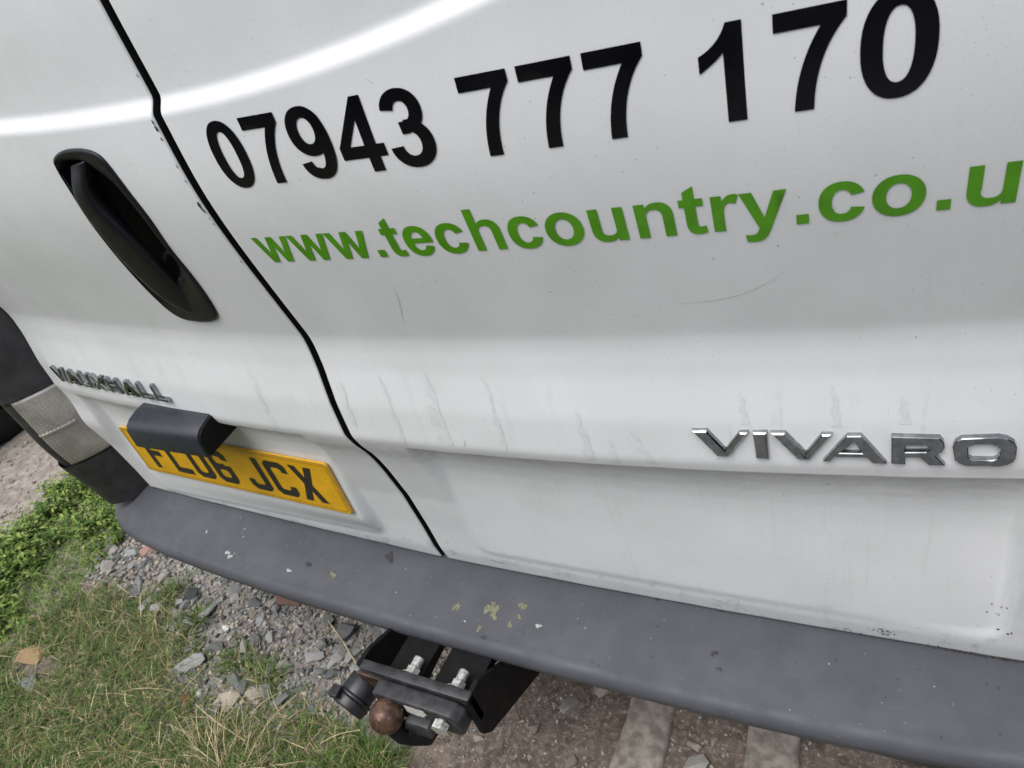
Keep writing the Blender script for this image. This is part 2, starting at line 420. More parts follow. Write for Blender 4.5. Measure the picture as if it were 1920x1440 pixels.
# handle outline in the door plane
HO = [(-0.2411, 0.052), (-0.2289, 0.0571), (-0.2105, 0.0598), (-0.1861, 0.0589), (-0.1679, 0.0548), (-0.1576, 0.048), (-0.1526, 0.0357), (-0.148, 0.0105), (-0.1443, -0.0247), (-0.1487, -0.0674), (-0.1501, -0.1024), (-0.1556, -0.138), (-0.1628, -0.164), (-0.1682, -0.1738), (-0.1793, -0.1816), (-0.1987, -0.1854), (-0.2196, -0.1851), (-0.2405, -0.1814), (-0.2546, -0.168), (-0.2604, -0.1446), (-0.2617, -0.1183), (-0.2606, -0.0886), (-0.2569, -0.0526), (-0.2512, -0.0197), (-0.2473, 0.0103), (-0.2463, 0.0334), (-0.2448, 0.046)]
OPEN = [(-0.2485, 0.0419), (-0.2307, 0.046), (-0.1991, 0.0441), (-0.1858, 0.0322), (-0.1702, 0.0153), (-0.1623, -0.0066), (-0.1593, -0.0329), (-0.1595, -0.0572), (-0.1601, -0.0771), (-0.1687, -0.0957), (-0.1843, -0.1109), (-0.2057, -0.1222), (-0.226, -0.1275), (-0.2493, -0.131), (-0.2576, -0.1135), (-0.2532, -0.0712), (-0.2538, -0.0365), (-0.2519, -0.0085), (-0.252, 0.0159), (-0.253, 0.0326)]
GRIP_A = [(-0.2171, 0.0419), (-0.2265, 0.0317), (-0.2366, 0.0094), (-0.2343, -0.0179), (-0.2366, -0.0512), (-0.2426, -0.0889), (-0.2434, -0.1182), (-0.2402, -0.1453), (-0.2303, -0.1645), (-0.2159, -0.1741), (-0.2034, -0.1749)]
GRIP_B = [(-0.1863, 0.0454), (-0.1994, 0.0344), (-0.2082, 0.0159), (-0.2107, -0.0074), (-0.203, -0.0311), (-0.1968, -0.056), (-0.1977, -0.0825), (-0.2021, -0.1176), (-0.1987, -0.1443), (-0.1986, -0.1648), (-0.1968, -0.1722)]
GRIP_A = [(x-.0065*(1-k/10), z) for k, (x, z) in enumerate(GRIP_A)]; GRIP_B = [(x-.007*(1-k/10)+.007*math.sin(math.pi*k/10), z) for k, (x, z) in enumerate(GRIP_B)]
OPEN[0] = (-.2385, .043); OPEN[-1] = (-.2455, .034); OPEN[-2] = (-.2475, .0165)
def smooth_loop(P, n=96):
    P = np.array(P); m = len(P); out = []
    for k in range(n):
        s = k/n*m; i = int(s); f = s-i
        p0, p1, p2, p3 = P[(i-1) % m], P[i % m], P[(i+1) % m], P[(i+2) % m]
        out.append(.5*((2*p1)+(-p0+p2)*f+(2*p0-5*p1+4*p2-p3)*f*f+(-p0+3*p1-3*p2+p3)*f**3))
    return np.array(out)
def resample0(P, n):
    P = np.array(P, float); d = np.r_[0, np.cumsum(np.linalg.norm(np.diff(P, axis=0), axis=1))]; t = np.linspace(0, d[-1], n)
    return np.stack([np.interp(t, d, P[:, k]) for k in (0, 1)], 1)
HL = smooth_loop(HO); HC = HL.mean(0)
def inset(L, d):
    n = np.roll(L, -1, 0)-np.roll(L, 1, 0); n = np.stack([-n[:, 1], n[:, 0]], 1); n /= np.linalg.norm(n, axis=1)[:, None]
    if ((HC-L)*n).sum() < 0: n = -n
    return L+n*d
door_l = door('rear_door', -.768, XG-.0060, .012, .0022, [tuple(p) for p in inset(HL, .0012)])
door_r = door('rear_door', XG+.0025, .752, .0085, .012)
door_r['label'] = 'wide white rear door carrying the black phone number and green web address'
door_l['label'] = 'white rear door with the black grip handle and yellow number plate'
# rubber sealing strip seen down the gap
zz = np.linspace(-.69, .8, 120)
P = np.stack([np.stack([np.full_like(zz, XG+dx), S(np.full_like(zz, XG), zz)+.012, zz], -1) for dx in (-.014, .014)], 0)
grid_obj('door_seal', P, van, MAT['sealshade'])

# ---- handle
def loop_strip(rings):
    n = len(rings[0]); V = np.concatenate(rings); F = []
    for i in range(len(rings)-1):
        for k in range(n): F.append((i*n+k, i*n+(k+1) % n, (i+1)*n+(k+1) % n, (i+1)*n+k))
    return V, F
def ring3(L, off): return np.stack([L[:, 0], S(L[:, 0], L[:, 1])+off, L[:, 1]], 1)
def by_angle(L, n=120):
    # resample a loop so that corresponding points of two loops face each other
    L = np.vstack([L, L[:1]]); s = np.r_[0, np.cumsum(np.linalg.norm(np.diff(L, axis=0), axis=1))]
    t = np.linspace(0, s[-1], n+1)[:-1]; return np.stack([np.interp(t, s, L[:, k]) for k in (0, 1)], 1)
HO_ = by_angle(smooth_loop(HO, 400)); OP_ = by_angle(smooth_loop(OPEN, 400))
k0 = int(np.argmax(HO_[:, 1]-.4*HO_[:, 0])); HO_ = np.roll(HO_, -k0, 0); k1 = int(np.argmax(OP_[:, 1]-.4*OP_[:, 0])); OP_ = np.roll(OP_, -k1, 0)
lerp = lambda t: HO_+(OP_-HO_)*t
rings = [ring3(inset(HO_, d), o) for d, o in ((-.0004,.002),(.0002,-.0018),(.0014,-.0030),(.003,-.0034))]
rings += [ring3(lerp(.45), -.0026), ring3(lerp(.75), -.0004), ring3(lerp(.93), .0022), ring3(lerp(1.), .0050), ring3(inset(OP_, .0008), .009)]
V, F = loop_strip(rings); hb = MB(); hb.add(V, F); handle = hb.build('door_handle', van, MAT['handle'], smooth=True)
flat = lambda L, off: np.stack([L[:, 0], np.full(len(L), off), L[:, 1]], 1)
OC = OP_.mean(0)
rings = [ring3(inset(OP_, .0008), .0088), ring3(inset(OP_, .0016), .022), flat(inset(OP_, .004), .042), flat(OC+(OP_-OC)*.55, .050), flat(OC+(OP_-OC)*.01, .052)]
V, F = loop_strip(rings); hb = MB(); hb.add(V, F); hb.build('handle_cup', handle, MAT['bowl'], smooth=True)
# grip: a bar along the outer side whose lower end closes flush with the surround
def relax(P, n=9):
    P = resample0(P, 30)
    for _ in range(n): P[1:-1] = (P[:-2]+2*P[1:-1]+P[2:])/4
    return P
ga = relax(GRIP_A); gb = relax(GRIP_B)
rows = []
for i_, (a, b) in enumerate(zip(ga, gb)):
    t = i_/29; a = np.array(a); b = np.array(b); c_ = (a+b)/2; w = b-a
    yc = float(S(c_[0], c_[1])); front = -.0105*math.sin(min(1, t/.22)*math.pi/2)+.0085*max(0, (t-.45)/.55)**1.2; front = front if t > .02 else -.001
    th = .016; r = []
    for q in np.linspace(0, 2*math.pi, 24, endpoint=False):
        ct, s2 = math.cos(q), math.sin(q); e = .55
        p = c_+w/2*math.copysign(abs(ct)**e, ct)
        r.append((p[0], yc+front+th/2-th/2*math.copysign(abs(s2)**e, s2), p[1]))
    rows.append(r)
nr = len(rows); V = [p for r in rows for p in r]; F = []
for i_ in range(nr-1):
    for k in range(24): F.append((i_*24+k, i_*24+(k+1) % 24, (i_+1)*24+(k+1) % 24, (i_+1)*24+k))
F += [tuple(range(24)), tuple(range((nr-1)*24, nr*24))[::-1]]
hb = MB(); hb.add(V, F); g = hb.build('grip', handle, MAT['handle'], smooth=True)
bm = bmesh.new(); bm.from_mesh(g.data)
bmesh.ops.bevel(bm, geom=[e for e in bm.edges if any(len(f.verts) > 4 for f in e.link_faces)], offset=.002, segments=2, profile=.5, affect='EDGES', clamp_overlap=True)
for f_ in bm.faces: f_.smooth = True
bm.to_mesh(g.data); bm.free()

# raised ring at the lower end of the cup
mb = MB(); mb.tube([(-.182+.015*math.cos(t), .021+.004*math.sin(t), -.098+.017*math.sin(t)) for t in np.linspace(-1.5, 2.6, 22)], .0034, 10)
mb.build('lock_ring', handle, MAT['handle'], smooth=True)

# ---- lettering: vinyl laid on the door skin
def ell(cx, cz, rx, rz, a0=0, a1=360, n=40, e=2.2):
    out = []
    for k in range(n+1 if abs(a1-a0) < 360 else n):
        a = math.radians(a0+(a1-a0)*k/n); c, s = math.cos(a), math.sin(a)
        out.append((cx+rx*math.copysign(abs(c)**(2/e), c), cz+rz*math.copysign(abs(s)**(2/e), s)))
    return out
def bez(p0, p1, p2, n=8):
    return [((1-t)**2*p0[0]+2*t*(1-t)*p1[0]+t*t*p2[0], (1-t)**2*p0[1]+2*t*(1-t)*p1[1]+t*t*p2[1]) for t in np.linspace(0, 1, n)]
RECT = lambda x0, x1, z0, z1: [(x0,z0),(x1,z0),(x1,z1),(x0,z1)]
def arc_band(cx, cz, rx, rz, ix, iz, a0, a1, e=2.2, n=40, icx=None):
    icx = cx if icx is None else icx
    return ell(cx, cz, rx, rz, a0, a1, n, e)+ell(icx, cz, ix, iz, a1, a0, n, e)
G = {}
G['0'] = (1139, [(1, ell(567,723,483,749,e=2.25)), (-1, ell(567,723,196,515,e=2.3))])
G['1'] = (1139, [(1, [(807,0),(526,0),(526,1059)]+bez((526,1059),(380,920),(161,801),6)[1:]+[(161,1056)]+bez((161,1056),(470,1180),(579,1472),8)[1:]+[(807,1472)])])
G['7'] = (1139, [(1, [(87,1186),(87,1447),(1049,1447),(1049,1242)]+bez((1049,1242),(640,790),(620,0),14)[1:]+bez((349,0),(390,690),(717,1186),14))])
G['4'] = (1139, [(1, [(638,0),(638,295),(38,295),(38,541),(674,1472),(910,1472),(910,542),(1092,542),(1092,295),(910,295),(910,0)]), (-1, [(638,542),(638,1043),(301,542)])])
G['9'] = (1139, [(1, ell(545,972,468,500,e=2.15)), (1, arc_band(567,723,483,749,200,520,90,-128,2.25)), (1, [(101,340),(378,374),(420,250),(330,30),(130,170)]), (-1, ell(548,990,190,262,e=2.1)), (-1, ell(500,420,130,210)+[]),])
G['9'] = (1139, [(1, ell(545,972,468,500,e=2.15)), (1, arc_band(567,723,483,749,200,520,90,-112,2.25)), (1, [(101,338),(376,374)]+bez((376,374),(400,205),(530,206),6)[1:]+[(530,-25)]+bez((530,-25),(170,-25),(101,338),8)[1:-1]), (-1, ell(548,985,192,265,e=2.1))])
G['3'] = (1139, [(1, arc_band(545,1062,440,410,158,182,172,-92,2.1)), (1, arc_band(560,440,492,463,205,230,94,-176,2.1)), (1, [(410,868),(432,640),(600,640),(640,760),(600,880)])])
G['w'] = (1593, [(1, [(341,0),(5,1062),(278,1062),(477,366),(660,1062),(931,1062),(1108,366),(1311,1062),(1588,1062),(1247,0),(977,0),(794,683),(614,0)])])
G['.'] = (569, [(1, RECT(147,428,0,281))])
G['t'] = (682, [(1, [(634,1062),(442,1062),(442,1437),(160,1273),(160,1062),(31,1062),(31,838),(160,838),(160,375)]+bez((160,375),(150,-24),(430,-24),10)[1:]+[(540,-18),(662,16),(638,234),(590,220),(535,210),(480,218),(450,250),(442,310),(442,838),(634,838)])])
G['e'] = (1139, [(1, ell(566,519,494,567)), (-1, ell(566,519,212,348)), (1, RECT(300,1060,446,626)), (-1, [(700,446),(1200,446),(1200,230),(1045,300),(768,340),(700,330)])])
G['c'] = (1139, [(1, ell(588,519,506,567)), (-1, ell(588,519,218,340)), (-1, [(588,519),(796,690),(1300,800),(1300,300),(822,352)])])
G['h'] = (1251, [(1, RECT(147,428,0,1466)), (1, arc_band(737,650,379,436,209-0,220,180,0,2.3,icx=628)), (1, RECT(837,1116,0,655))])
G['n'] = (1251, [(1, RECT(139,420,0,1062)), (1, arc_band(737,650,381,436,209,222,180,0,2.3,icx=628)), (1, RECT(837,1118,0,655))])
G['u'] = (1251, [(1, [(1257-x, 1062-z) for x, z in L]) for _, L in [(1, RECT(156,437,0,1062)), (1, arc_band(737,650,381,436,209,222,180,0,2.3,icx=645)), (1, RECT(837,1118,0,655))]])
G['o'] = (1251, [(1, ell(625,519,545,567,e=2.1)), (-1, ell(625,519,258,342,e=2.1))])
G['r'] = (797, [(1, [(416,0),(416,328),(422,600),(450,740),(500,810),(560,838),(625,834),(721,806),(808,1051),(740,1078),(670,1086),(600,1078),(530,1045),(470,990),(396,905),(396,1062),(135,1062),(135,0)])])
G['y'] = (1139, [(1, [(13,1062),(312,1062),(566,308),(814,1062),(1105,1062),(730,40),(663,-145),(600,-270),(540,-345),(460,-400),(340,-431),(220,-428),(103,-409),(78,-189),(170,-203),(260,-205),(340,-175),(385,-110),(423,-3)])])
G['k'] = (1139, [(1, [(143,0),(143,1466),(424,1466),(424,688),(753,1062),(1099,1062),(736,674),(1125,0),(822,0),(555,477),(424,340),(424,0)])])
def cdt(ops, step):
    """triangulate the union/difference of polygons, with interior points every step"""
    Pv = []; E = []
    for _, L in ops:
        n0 = len(Pv); L = [p for k, p in enumerate(L) if math.dist(p, L[k-1]) > 1e-9]
        Pv += L; E += [(n0+k, n0+(k+1) % len(L)) for k in range(len(L))]
    A = np.array(Pv); lo, hi = A.min(0), A.max(0)
    gx_, gz_ = np.meshgrid(np.arange(lo[0]+step*.37, hi[0], step), np.arange(lo[1]+step*.41, hi[1], step))
    pts = [Vector(p) for p in Pv]+[Vector(p) for p in zip(gx_.ravel(), gz_.ravel())]
    v, e, f, *_ = delaunay_2d_cdt(pts, E, [], 0, 1e-7)
    v = np.array([tuple(p) for p in v]); f = np.array([t for t in f if len(t) == 3])
    c = v[f].mean(1); inside = np.zeros(len(f), bool)
    for sgn, L in ops:
        q = inpoly(c[:, 0], c[:, 1], L); inside = (inside | q) if sgn > 0 else (inside & ~q)
    f = f[inside]; u = np.unique(f); mp = np.zeros(len(v), int); mp[u] = np.arange(len(u))
    return v[u], mp[f]
UU = .44
def lettering(text, x0, z0, kx, kz, mat, name, off=.0007):
    pen = 0; cache = {}
    for ch in text:
        if ch == ' ': pen += 569; continue
        adv, ops = G[ch]
        ops = [(s, [(x0+(pen+x)*kx, z0+z*kz) for x, z in L]) for s, L in ops]
        v, f = cdt(ops, .007)
        V = np.stack([v[:, 0], S(v[:, 0], v[:, 1])-off, v[:, 1]], 1)
        nm = 'full_stop' if ch == '.' else name
        link(nm, mesh(nm, V, f), door_r, mat, True)
        pen += adv
lettering('07943 777 170', 0, 0, 1e-4*UU, .992e-4*UU, MAT['vinyl'], 'digit')
lettering('www.techcountry.co.uk', -.030*UU, -.204*UU, .696e-4*UU, .693e-4*UU, MAT['green'], 'letter')

# ---- chrome badges
def badge(ops, parent, name, h=.0045, bev=.0013, clamp=True):
    v, f = cdt(ops, .5)
    bm = bmesh.new(); vs_ = [bm.verts.new((p[0], S(p[0], p[1]), p[1]+GZ)) for p in v]
    for t in f:
        try: bm.faces.new([vs_[i] for i in t])
        except ValueError: pass
    bmesh.ops.recalc_face_normals(bm, faces=bm.faces)
    bmesh.ops.dissolve_limit(bm, angle_limit=.3, verts=bm.verts, edges=bm.edges)
    r = bmesh.ops.extrude_face_region(bm, geom=bm.faces[:])
    for e in r['geom']:
        if isinstance(e, bmesh.types.BMVert): e.co.y -= h
    bmesh.ops.recalc_face_normals(bm, faces=bm.faces)
    top = {v_ for v_ in r['geom'] if isinstance(v_, bmesh.types.BMVert)}
    es = [e for e in bm.edges if e.verts[0] in top and e.verts[1] in top and e.calc_face_angle(0) > .6]
    bmesh.ops.bevel(bm, geom=es, offset=bev, segments=3, profile=.6, affect='EDGES', clamp_overlap=clamp)
    for fc in bm.faces: fc.smooth = True
    for e in bm.edges:
        if e.is_manifold and e.calc_face_angle(0) > .45: e.smooth = False
    me = bpy.data.meshes.new(name); bm.to_mesh(me); bm.free()
    return link(name, me, parent, MAT['chrome'])
VV=[[(1,[(0.4096,-0.3124),(0.4245,-0.3119),(0.4406,-0.3359),(0.4555,-0.3131),(0.4638,-0.313),(0.4432,-0.3451),(0.4321,-0.3449)])],[(1,[(0.4677,-0.3128),(0.4808,-0.3125),(0.4816,-0.3462),(0.4695,-0.3462)])],[(1,[(0.4839,-0.313),(0.4969,-0.3127),(0.5149,-0.3375),(0.5289,-0.3142),(0.5379,-0.314),(0.5183,-0.3464),(0.5076,-0.346)])],[(1,[(0.5503,-0.3152),(0.5621,-0.3149),(0.5843,-0.3484),(0.5725,-0.348),(0.5675,-0.3412),(0.5405,-0.341),(0.5363,-0.3473),(0.5302,-0.3469)]),(-1,[(0.5451,-0.3357),(0.557,-0.3223),(0.5633,-0.3357)])],[(1,[(0.5866,-0.3155),(0.6183,-0.3156),(0.6246,-0.3173),(0.628,-0.3223),(0.6291,-0.3279),(0.6277,-0.3341),(0.6227,-0.3377),(0.6311,-0.3496),(0.6182,-0.3493),(0.6103,-0.3401),(0.5988,-0.3399),(0.5993,-0.3487),(0.5879,-0.3481)]),(-1,[(0.5984,-0.3265),(0.6135,-0.3263),(0.6171,-0.3283),(0.6176,-0.3308),(0.6153,-0.3334),(0.5988,-0.3336)])],[(1,[(0.6835,-0.333),(0.6839,-0.3379),(0.6837,-0.3409),(0.683,-0.3433),(0.6819,-0.3453),(0.6803,-0.3468),(0.6782,-0.3482),(0.6757,-0.3493),(0.6726,-0.3501),(0.6686,-0.3506),(0.6616,-0.3508),(0.6545,-0.3507),(0.6503,-0.3503),(0.647,-0.3497),(0.6441,-0.3485),(0.6417,-0.3472),(0.6397,-0.3455),(0.6381,-0.3436),(0.6369,-0.3412),(0.636,-0.3382),(0.6353,-0.3331),(0.6351,-0.3279),(0.6355,-0.325),(0.6363,-0.3227),(0.6375,-0.3207),(0.6392,-0.3191),(0.6413,-0.3178),(0.6439,-0.3169),(0.6471,-0.3161),(0.6511,-0.3159),(0.658,-0.3158),(0.6648,-0.316),(0.6688,-0.3163),(0.672,-0.3171),(0.6747,-0.318),(0.677,-0.3195),(0.6789,-0.3209),(0.6805,-0.3228),(0.6817,-0.3251),(0.6827,-0.328)]),(-1,[(0.6707,-0.3337),(0.671,-0.337),(0.6707,-0.3387),(0.6702,-0.34),(0.6693,-0.341),(0.668,-0.3418),(0.6664,-0.3424),(0.6642,-0.3427),(0.6599,-0.3429),(0.6555,-0.3428),(0.6532,-0.3425),(0.6514,-0.342),(0.65,-0.3412),(0.6489,-0.3401),(0.648,-0.3388),(0.6474,-0.337),(0.6469,-0.3337),(0.6468,-0.3304),(0.647,-0.3286),(0.6476,-0.3272),(0.6486,-0.3263),(0.6499,-0.3255),(0.6515,-0.3249),(0.6537,-0.3246),(0.658,-0.3245),(0.6622,-0.3246),(0.6645,-0.325),(0.6662,-0.3255),(0.6676,-0.3262),(0.6688,-0.3273),(0.6696,-0.3286),(0.6702,-0.3303)])]]
for ops in VV: badge(ops, door_r, 'badge_letter', .0055, .0034 if len(ops) == 1 else .0018, False)

VX = {'V': ([(0,1),(.24,1),(.5,.34),(.76,1),(1,1),(.62,0),(.38,0)], []), 'A': ([(0,0),(.38,1),(.62,1),(1,0),(.76,0),(.5,.66),(.34,.24),(.6,.24),(.66,.06),(.27,.06),(.24,0)], []),
      'U': ([(.04,1),(.04,.25),(.2,0),(.8,0),(.96,.25),(.96,1),(.74,1),(.74,.3),(.66,.2),(.34,.2),(.26,.3),(.26,1)], []),
      'X': ([(0,0),(.36,.5),(0,1),(.27,1),(.5,.66),(.73,1),(1,1),(.64,.5),(1,0),(.73,0),(.5,.34),(.27,0)], []),
      'H': ([(.04,0),(.04,1),(.26,1),(.26,.6),(.74,.6),(.74,1),(.96,1),(.96,0),(.74,0),(.74,.4),(.26,.4),(.26,0)], []),
      'L': ([(.06,1),(.06,0),(.95,0),(.95,.2),(.28,.2),(.28,1)], [])}
bx = -.712
for ch in 'VAUXHALL':
    w = .0365 if ch != 'L' else .032
    L = [(bx+w*x, -.3345+.0285*z) for x, z in VX[ch][0]]
    badge([(1, L)], door_l, 'badge_letter', .0070, .0020)
    bx += w+.006

# ---- number plate
def pl(u, v, d=0.):
    """point on the plate: u, v in metres from its centre, d proud of it"""
    cx, cz = -.4165, -.5115
    y = .049+.044*(cz+v-(-.507))-.034*(cx+u+.408)
    return (cx+u, y-.0015-d, cz+v)
def plate_slab(name, L, d0, d1, parent, mat, bevel=0):
    n = len(L); mb = MB(); mb.add([pl(u, v, d0) for u, v in L]+[pl(u, v, d1) for u, v in L], [tuple(range(n)), tuple(range(n, 2*n))[::-1]]+[(k, (k+1) % n, n+(k+1) % n, n+k) for k in range(n)])
    return mb.build(name, parent, mat, bevel=bevel)
def rr(w, h, r, k=5):
    return [(sx*(w/2-r)+r*math.cos(a), sz*(h/2-r)+r*math.sin(a)) for sx, sz, a0 in ((1,1,0),(-1,1,90),(-1,-1,180),(1,-1,270)) for a in [math.radians(a0+90*i/k) for i in range(k+1)]]
plate = plate_slab('number_plate', rr(.520,.111,.007), 0, .0042, van, MAT['plate'], .0008)
def plate_flat(name, ops, d, parent, mat):
    v, f = cdt(ops, .5); return link(name, mesh(name, [pl(a, b, d) for a, b in v], f), parent, mat)
plate_flat('border_line', [(1, rr(.510,.101,.006)), (-1, rr(.5075,.0985,.005))], .0045, plate, MAT['plateline'])
plate_flat('plate_rim', [(1, rr(.5195,.1105,.007)), (-1, rr(.5165,.1075,.006))], .0044, plate, MAT['plateedge'])
s_ = 14.; W_, H_ = 50., 79.
oct_ = lambda x0, x1, z0, z1, c: [(x0+c,z0),(x1-c,z0),(x1,z0+c),(x1,z1-c),(x1-c,z1),(x0+c,z1),(x0,z1-c),(x0,z0+c)]
PC = {'F': [(1, RECT(0,s_,0,H_)), (1, RECT(0,W_-2,H_-s_,H_)), (1, RECT(0,W_-10,33,33+s_))],
      'L': [(1, RECT(0,s_,0,H_)), (1, RECT(0,W_-2,0,s_))],
      '0': [(1, oct_(0,W_,0,H_,9)), (-1, oct_(s_,W_-s_,s_,H_-s_,4))],
      '6': [(1, oct_(0,W_,0,H_,9)), (-1, oct_(s_,W_-s_,s_,33,4)), (-1, oct_(s_,W_-s_,33+s_,H_-s_,4)), (-1, RECT(W_-s_-1,W_+5,44,57))],
      'J': [(1, oct_(0,W_,0,H_+20,9)), (-1, RECT(-5,W_-s_,s_+8,H_+30)), (-1, oct_(s_,W_-s_,s_,60,4)), (1, RECT(0,s_,14,25)), (-1, RECT(-5,W_+5,H_,H_+40))],
      'C': [(1, oct_(0,W_,0,H_,9)), (-1, oct_(s_,W_-s_,s_,H_-s_,4)), (-1, RECT(W_-s_-2,W_+5,24,H_-24))],
      'X': [(1, [(0,0),(16.5,39.5),(0,H_),(15.5,H_),(25,54),(34.5,H_),(W_,H_),(33.5,39.5),(W_,0),(34.5,0),(25,25),(15.5,0)])]}
u = -.219
for ch in 'FL06 JCX':
    if ch == ' ': u += .022; continue
    plate_flat('plate_character', [(s, [(u+a/1000, (b-H_/2)/1000) for a, b in L]) for s, L in PC[ch]], .0048, plate, MAT['platechar'])
    u += .061

# ---- number plate lamp housing
prof = [(.05,-.352),(.012,-.3515),(-.008,-.3555),(-.0175,-.361),(-.0225,-.369),(-.0255,-.3985),(-.0235,-.4025),(-.018,-.404),(.05,-.402)]
mb = MB(); mb.prism(prof, 'x', -.478, -.312); mb.build('plate_lamp_housing', van, MAT['lightbox'], bevel=.004, seg=3, smooth=True)
mb = MB(); mb.prism([(.049,-.3545),(.012,-.3545),(-.007,-.358),(-.0155,-.3635),(-.0195,-.371),(-.0222,-.397),(-.017,-.4015),(.049,-.400)], 'x', -.3125, -.3085); mb.build('housing_end', van, MAT['sealshade'], bevel=.001)

# ---- tail lamp column
def resample(P, n):
    P = np.array(P, float); d = np.r_[0, np.cumsum(np.linalg.norm(np.diff(P, axis=0), axis=1))]
    t = np.linspace(0, d[-1], n); return np.stack([np.interp(t, d, P[:, k]) for k in range(P.shape[1])], 1)
def chaikin(P, n=3):
    P = np.array(P, float)
    for _ in range(n):
        Q = [P[0]]
        for a, b in zip(P[:-1], P[1:]): Q += [.75*a+.25*b, .25*a+.75*b]
        P = np.array(Q+[P[-1]])
    return P
PLAN = resample(chaikin([(-.772,.105),(-.772,.062),(-.790,.030),(-.825,-.008),(-.860,-.016),(-.895,.006),(-.930,.06),(-.955,.16),(-.965,.34)]), 90)
def column(z): 
    z = np.asarray(z, float); return .0+.030*sst(-.45,-.70,z)+.018*sst(-.1,.6,z)
NRM = np.gradient(PLAN, axis=0); NRM = np.stack([NRM[:, 1], -NRM[:, 0]], 1); NRM /= np.linalg.norm(NRM, axis=1)[:, None]
NRM *= -1 if NRM[45, 1] > 0 else 1
def lampgrid(i0, i1, zs, off, tilt=0.):
    P = []
    for i in range(i0, i1):
        s = (i-i0)/(i1-i0-1)
        r = []
        for z in zs:
            o = off(s, z) if callable(off) else off
            r.append((PLAN[i,0]+NRM[i,0]*o, PLAN[i,1]+NRM[i,1]*o+float(column(z)), z))
        P.append(r)
    return np.array(P)
lamp = grid_obj('tail_lamp', lampgrid(0, 90, np.linspace(-.358, .70, 40), 0.), van, MAT['lampsmoke'])
grid_obj('lower_cover', lampgrid(0, 90, np.linspace(-.665, -.531, 16), 0.), lamp, MAT['trim'])
grid_obj('lens_bed', lampgrid(0, 90, np.linspace(-.535, -.354, 10), -.006), lamp, MAT['trim'])
def ribs(s, z):
    t = (z+.528)/.168
    edge = min(s/.06, (1-s)/.06, t/.03, (1-t)/.03, 1.)
    lo = .30-.10*t
    inner = (lo < s < .95) and .05 < t < .94 and not .50 < t < .53
    rib = .0017*max(0, math.sin(s*2*math.pi*13)) if inner else (.0026 if .50 <= t <= .53 and s > lo else 0)
    if inner: rib *= .35+.65*max(0, math.sin(t*2*math.pi*30))**.5
    return -.0012+.0027*edge+rib
grid_obj('clear_lens', np.array([[ (PLANf[0]+Nf[0]*ribs(s, z), PLANf[1]+Nf[1]*ribs(s, z)+float(column(z)), z) for z in np.linspace(-.528, -.360, 240)]
      for s, PLANf, Nf in [(s, np.array([np.interp(6+s*15, range(90), PLAN[:, k]) for k in (0,1)]), np.array([np.interp(6+s*15, range(90), NRM[:, k]) for k in (0,1)])) for s in np.linspace(0, 1, 145)]]), lamp, MAT['lens'])
# the same column stands at the right corner, out of the picture
lamp2 = grid_obj('tail_lamp', lampgrid(0, 90, np.linspace(-.665, .70, 30), 0.)*np.array([-1,1,1])+np.array([-.012,0,0]), van, MAT['lampsmoke'], flip=True)

# ---- bumper
OUT = [(-.958,.36),(-.952,.16),(-.935,.085),(-.905,.038),(-.865,.004),(-.81,-.018),(-.72,-.034),(-.60,-.045),(-.45,-.0535),(-.29,-.059),(-.12,-.0625),(.05,-.0635),(.25,-.0625),(.40,-.0605),(.54,-.0545),(.66,-.046),(.76,-.033),(.85,-.012),(.91,.03),(.95,.10),(.96,.36)]
INN = [(-.85,.36),(-.85,.20),(-.84,.15),(-.825,.12),(-.80,.10),(-.77,.085)]+[(x, None) for x in (-.70,-.59,-.44,-.285,-.12,.05,.25,.40,.54,.66)]+[(.75,.085),(.79,.10),(.82,.14),(.84,.2),(.85,.36)]
IN = [(x, float(S(x, float(zbottom(x))))+.004 if y is None else y) for x, y in INN]
OUTs = chaikin(OUT, 3); 
t0 = np.linspace(0, 1, len(OUT)); t1 = np.linspace(0, 1, len(OUTs))
ts = np.linspace(0, 1, 220)
OUTr = np.stack([np.interp(ts, t1, OUTs[:, k]) for k in (0,1)], 1)
# pair the inner points by their share of the outer arc
INa = np.array(IN); tin = np.array([ts[np.argmin(((OUTr-np.array(p))**2).sum(1))] for p in OUT]); tin[0], tin[-1] = 0, 1
INr = np.stack([np.interp(ts, tin, INa[:, k]) for k in (0,1)], 1)
def bumper_pt(i, w):
    """point on the bumper's top face: station i, w = 0 at the doors, 1 at the lip"""
    a, b = INr[i], OUTr[i]; zi = float(zbottom(np.clip(a[0], -.765, .75)))-.005
    d = a-b; L = np.linalg.norm(d); d = d/L
    lipz = -.706
    e = .019
    wl = 1-e/L
    u = min(w/wl, 1.)*wl
    p = a+(b-a)*u; z = zi+(lipz-zi)*u**1.3+.0012*math.sin(math.pi*u)
    if w > wl:
        ang = (w-wl)/(1-wl)*math.pi/2
        p = a+(b-a)*wl-d*(e*math.sin(ang)); z = z-e*(1-math.cos(ang))
    return (p[0], p[1], z)
rows = []
for i in range(220):
    r = []
    a, b = INr[i], OUTr[i]; d = (a-b)/np.linalg.norm(a-b); n_in = d
    zi = float(zbottom(np.clip(a[0], -.765, .75)))
    r.append((a[0]+d[0]*.02, a[1]+d[1]*.02, zi-.004))
    L = np.linalg.norm(a-b); wl = 1-.019/L
    for w in list(np.linspace(0, wl, 14))+[wl+(1-wl)*k/7 for k in range(1, 8)]: r.append(bumper_pt(i, w))
    z0 = r[-1][2]
    for dz, di in ((.012,.003),(.028,.010),(.048,.021),(.075,.040),(.10,.058),(.13,.078),(.17,.088),(.172,.14)): r.append((b[0]+d[0]*di, b[1]+d[1]*di, z0-dz))
    rows.append(r)
bumper = grid_obj('bumper', np.array(rows), van, MAT['plastic'])
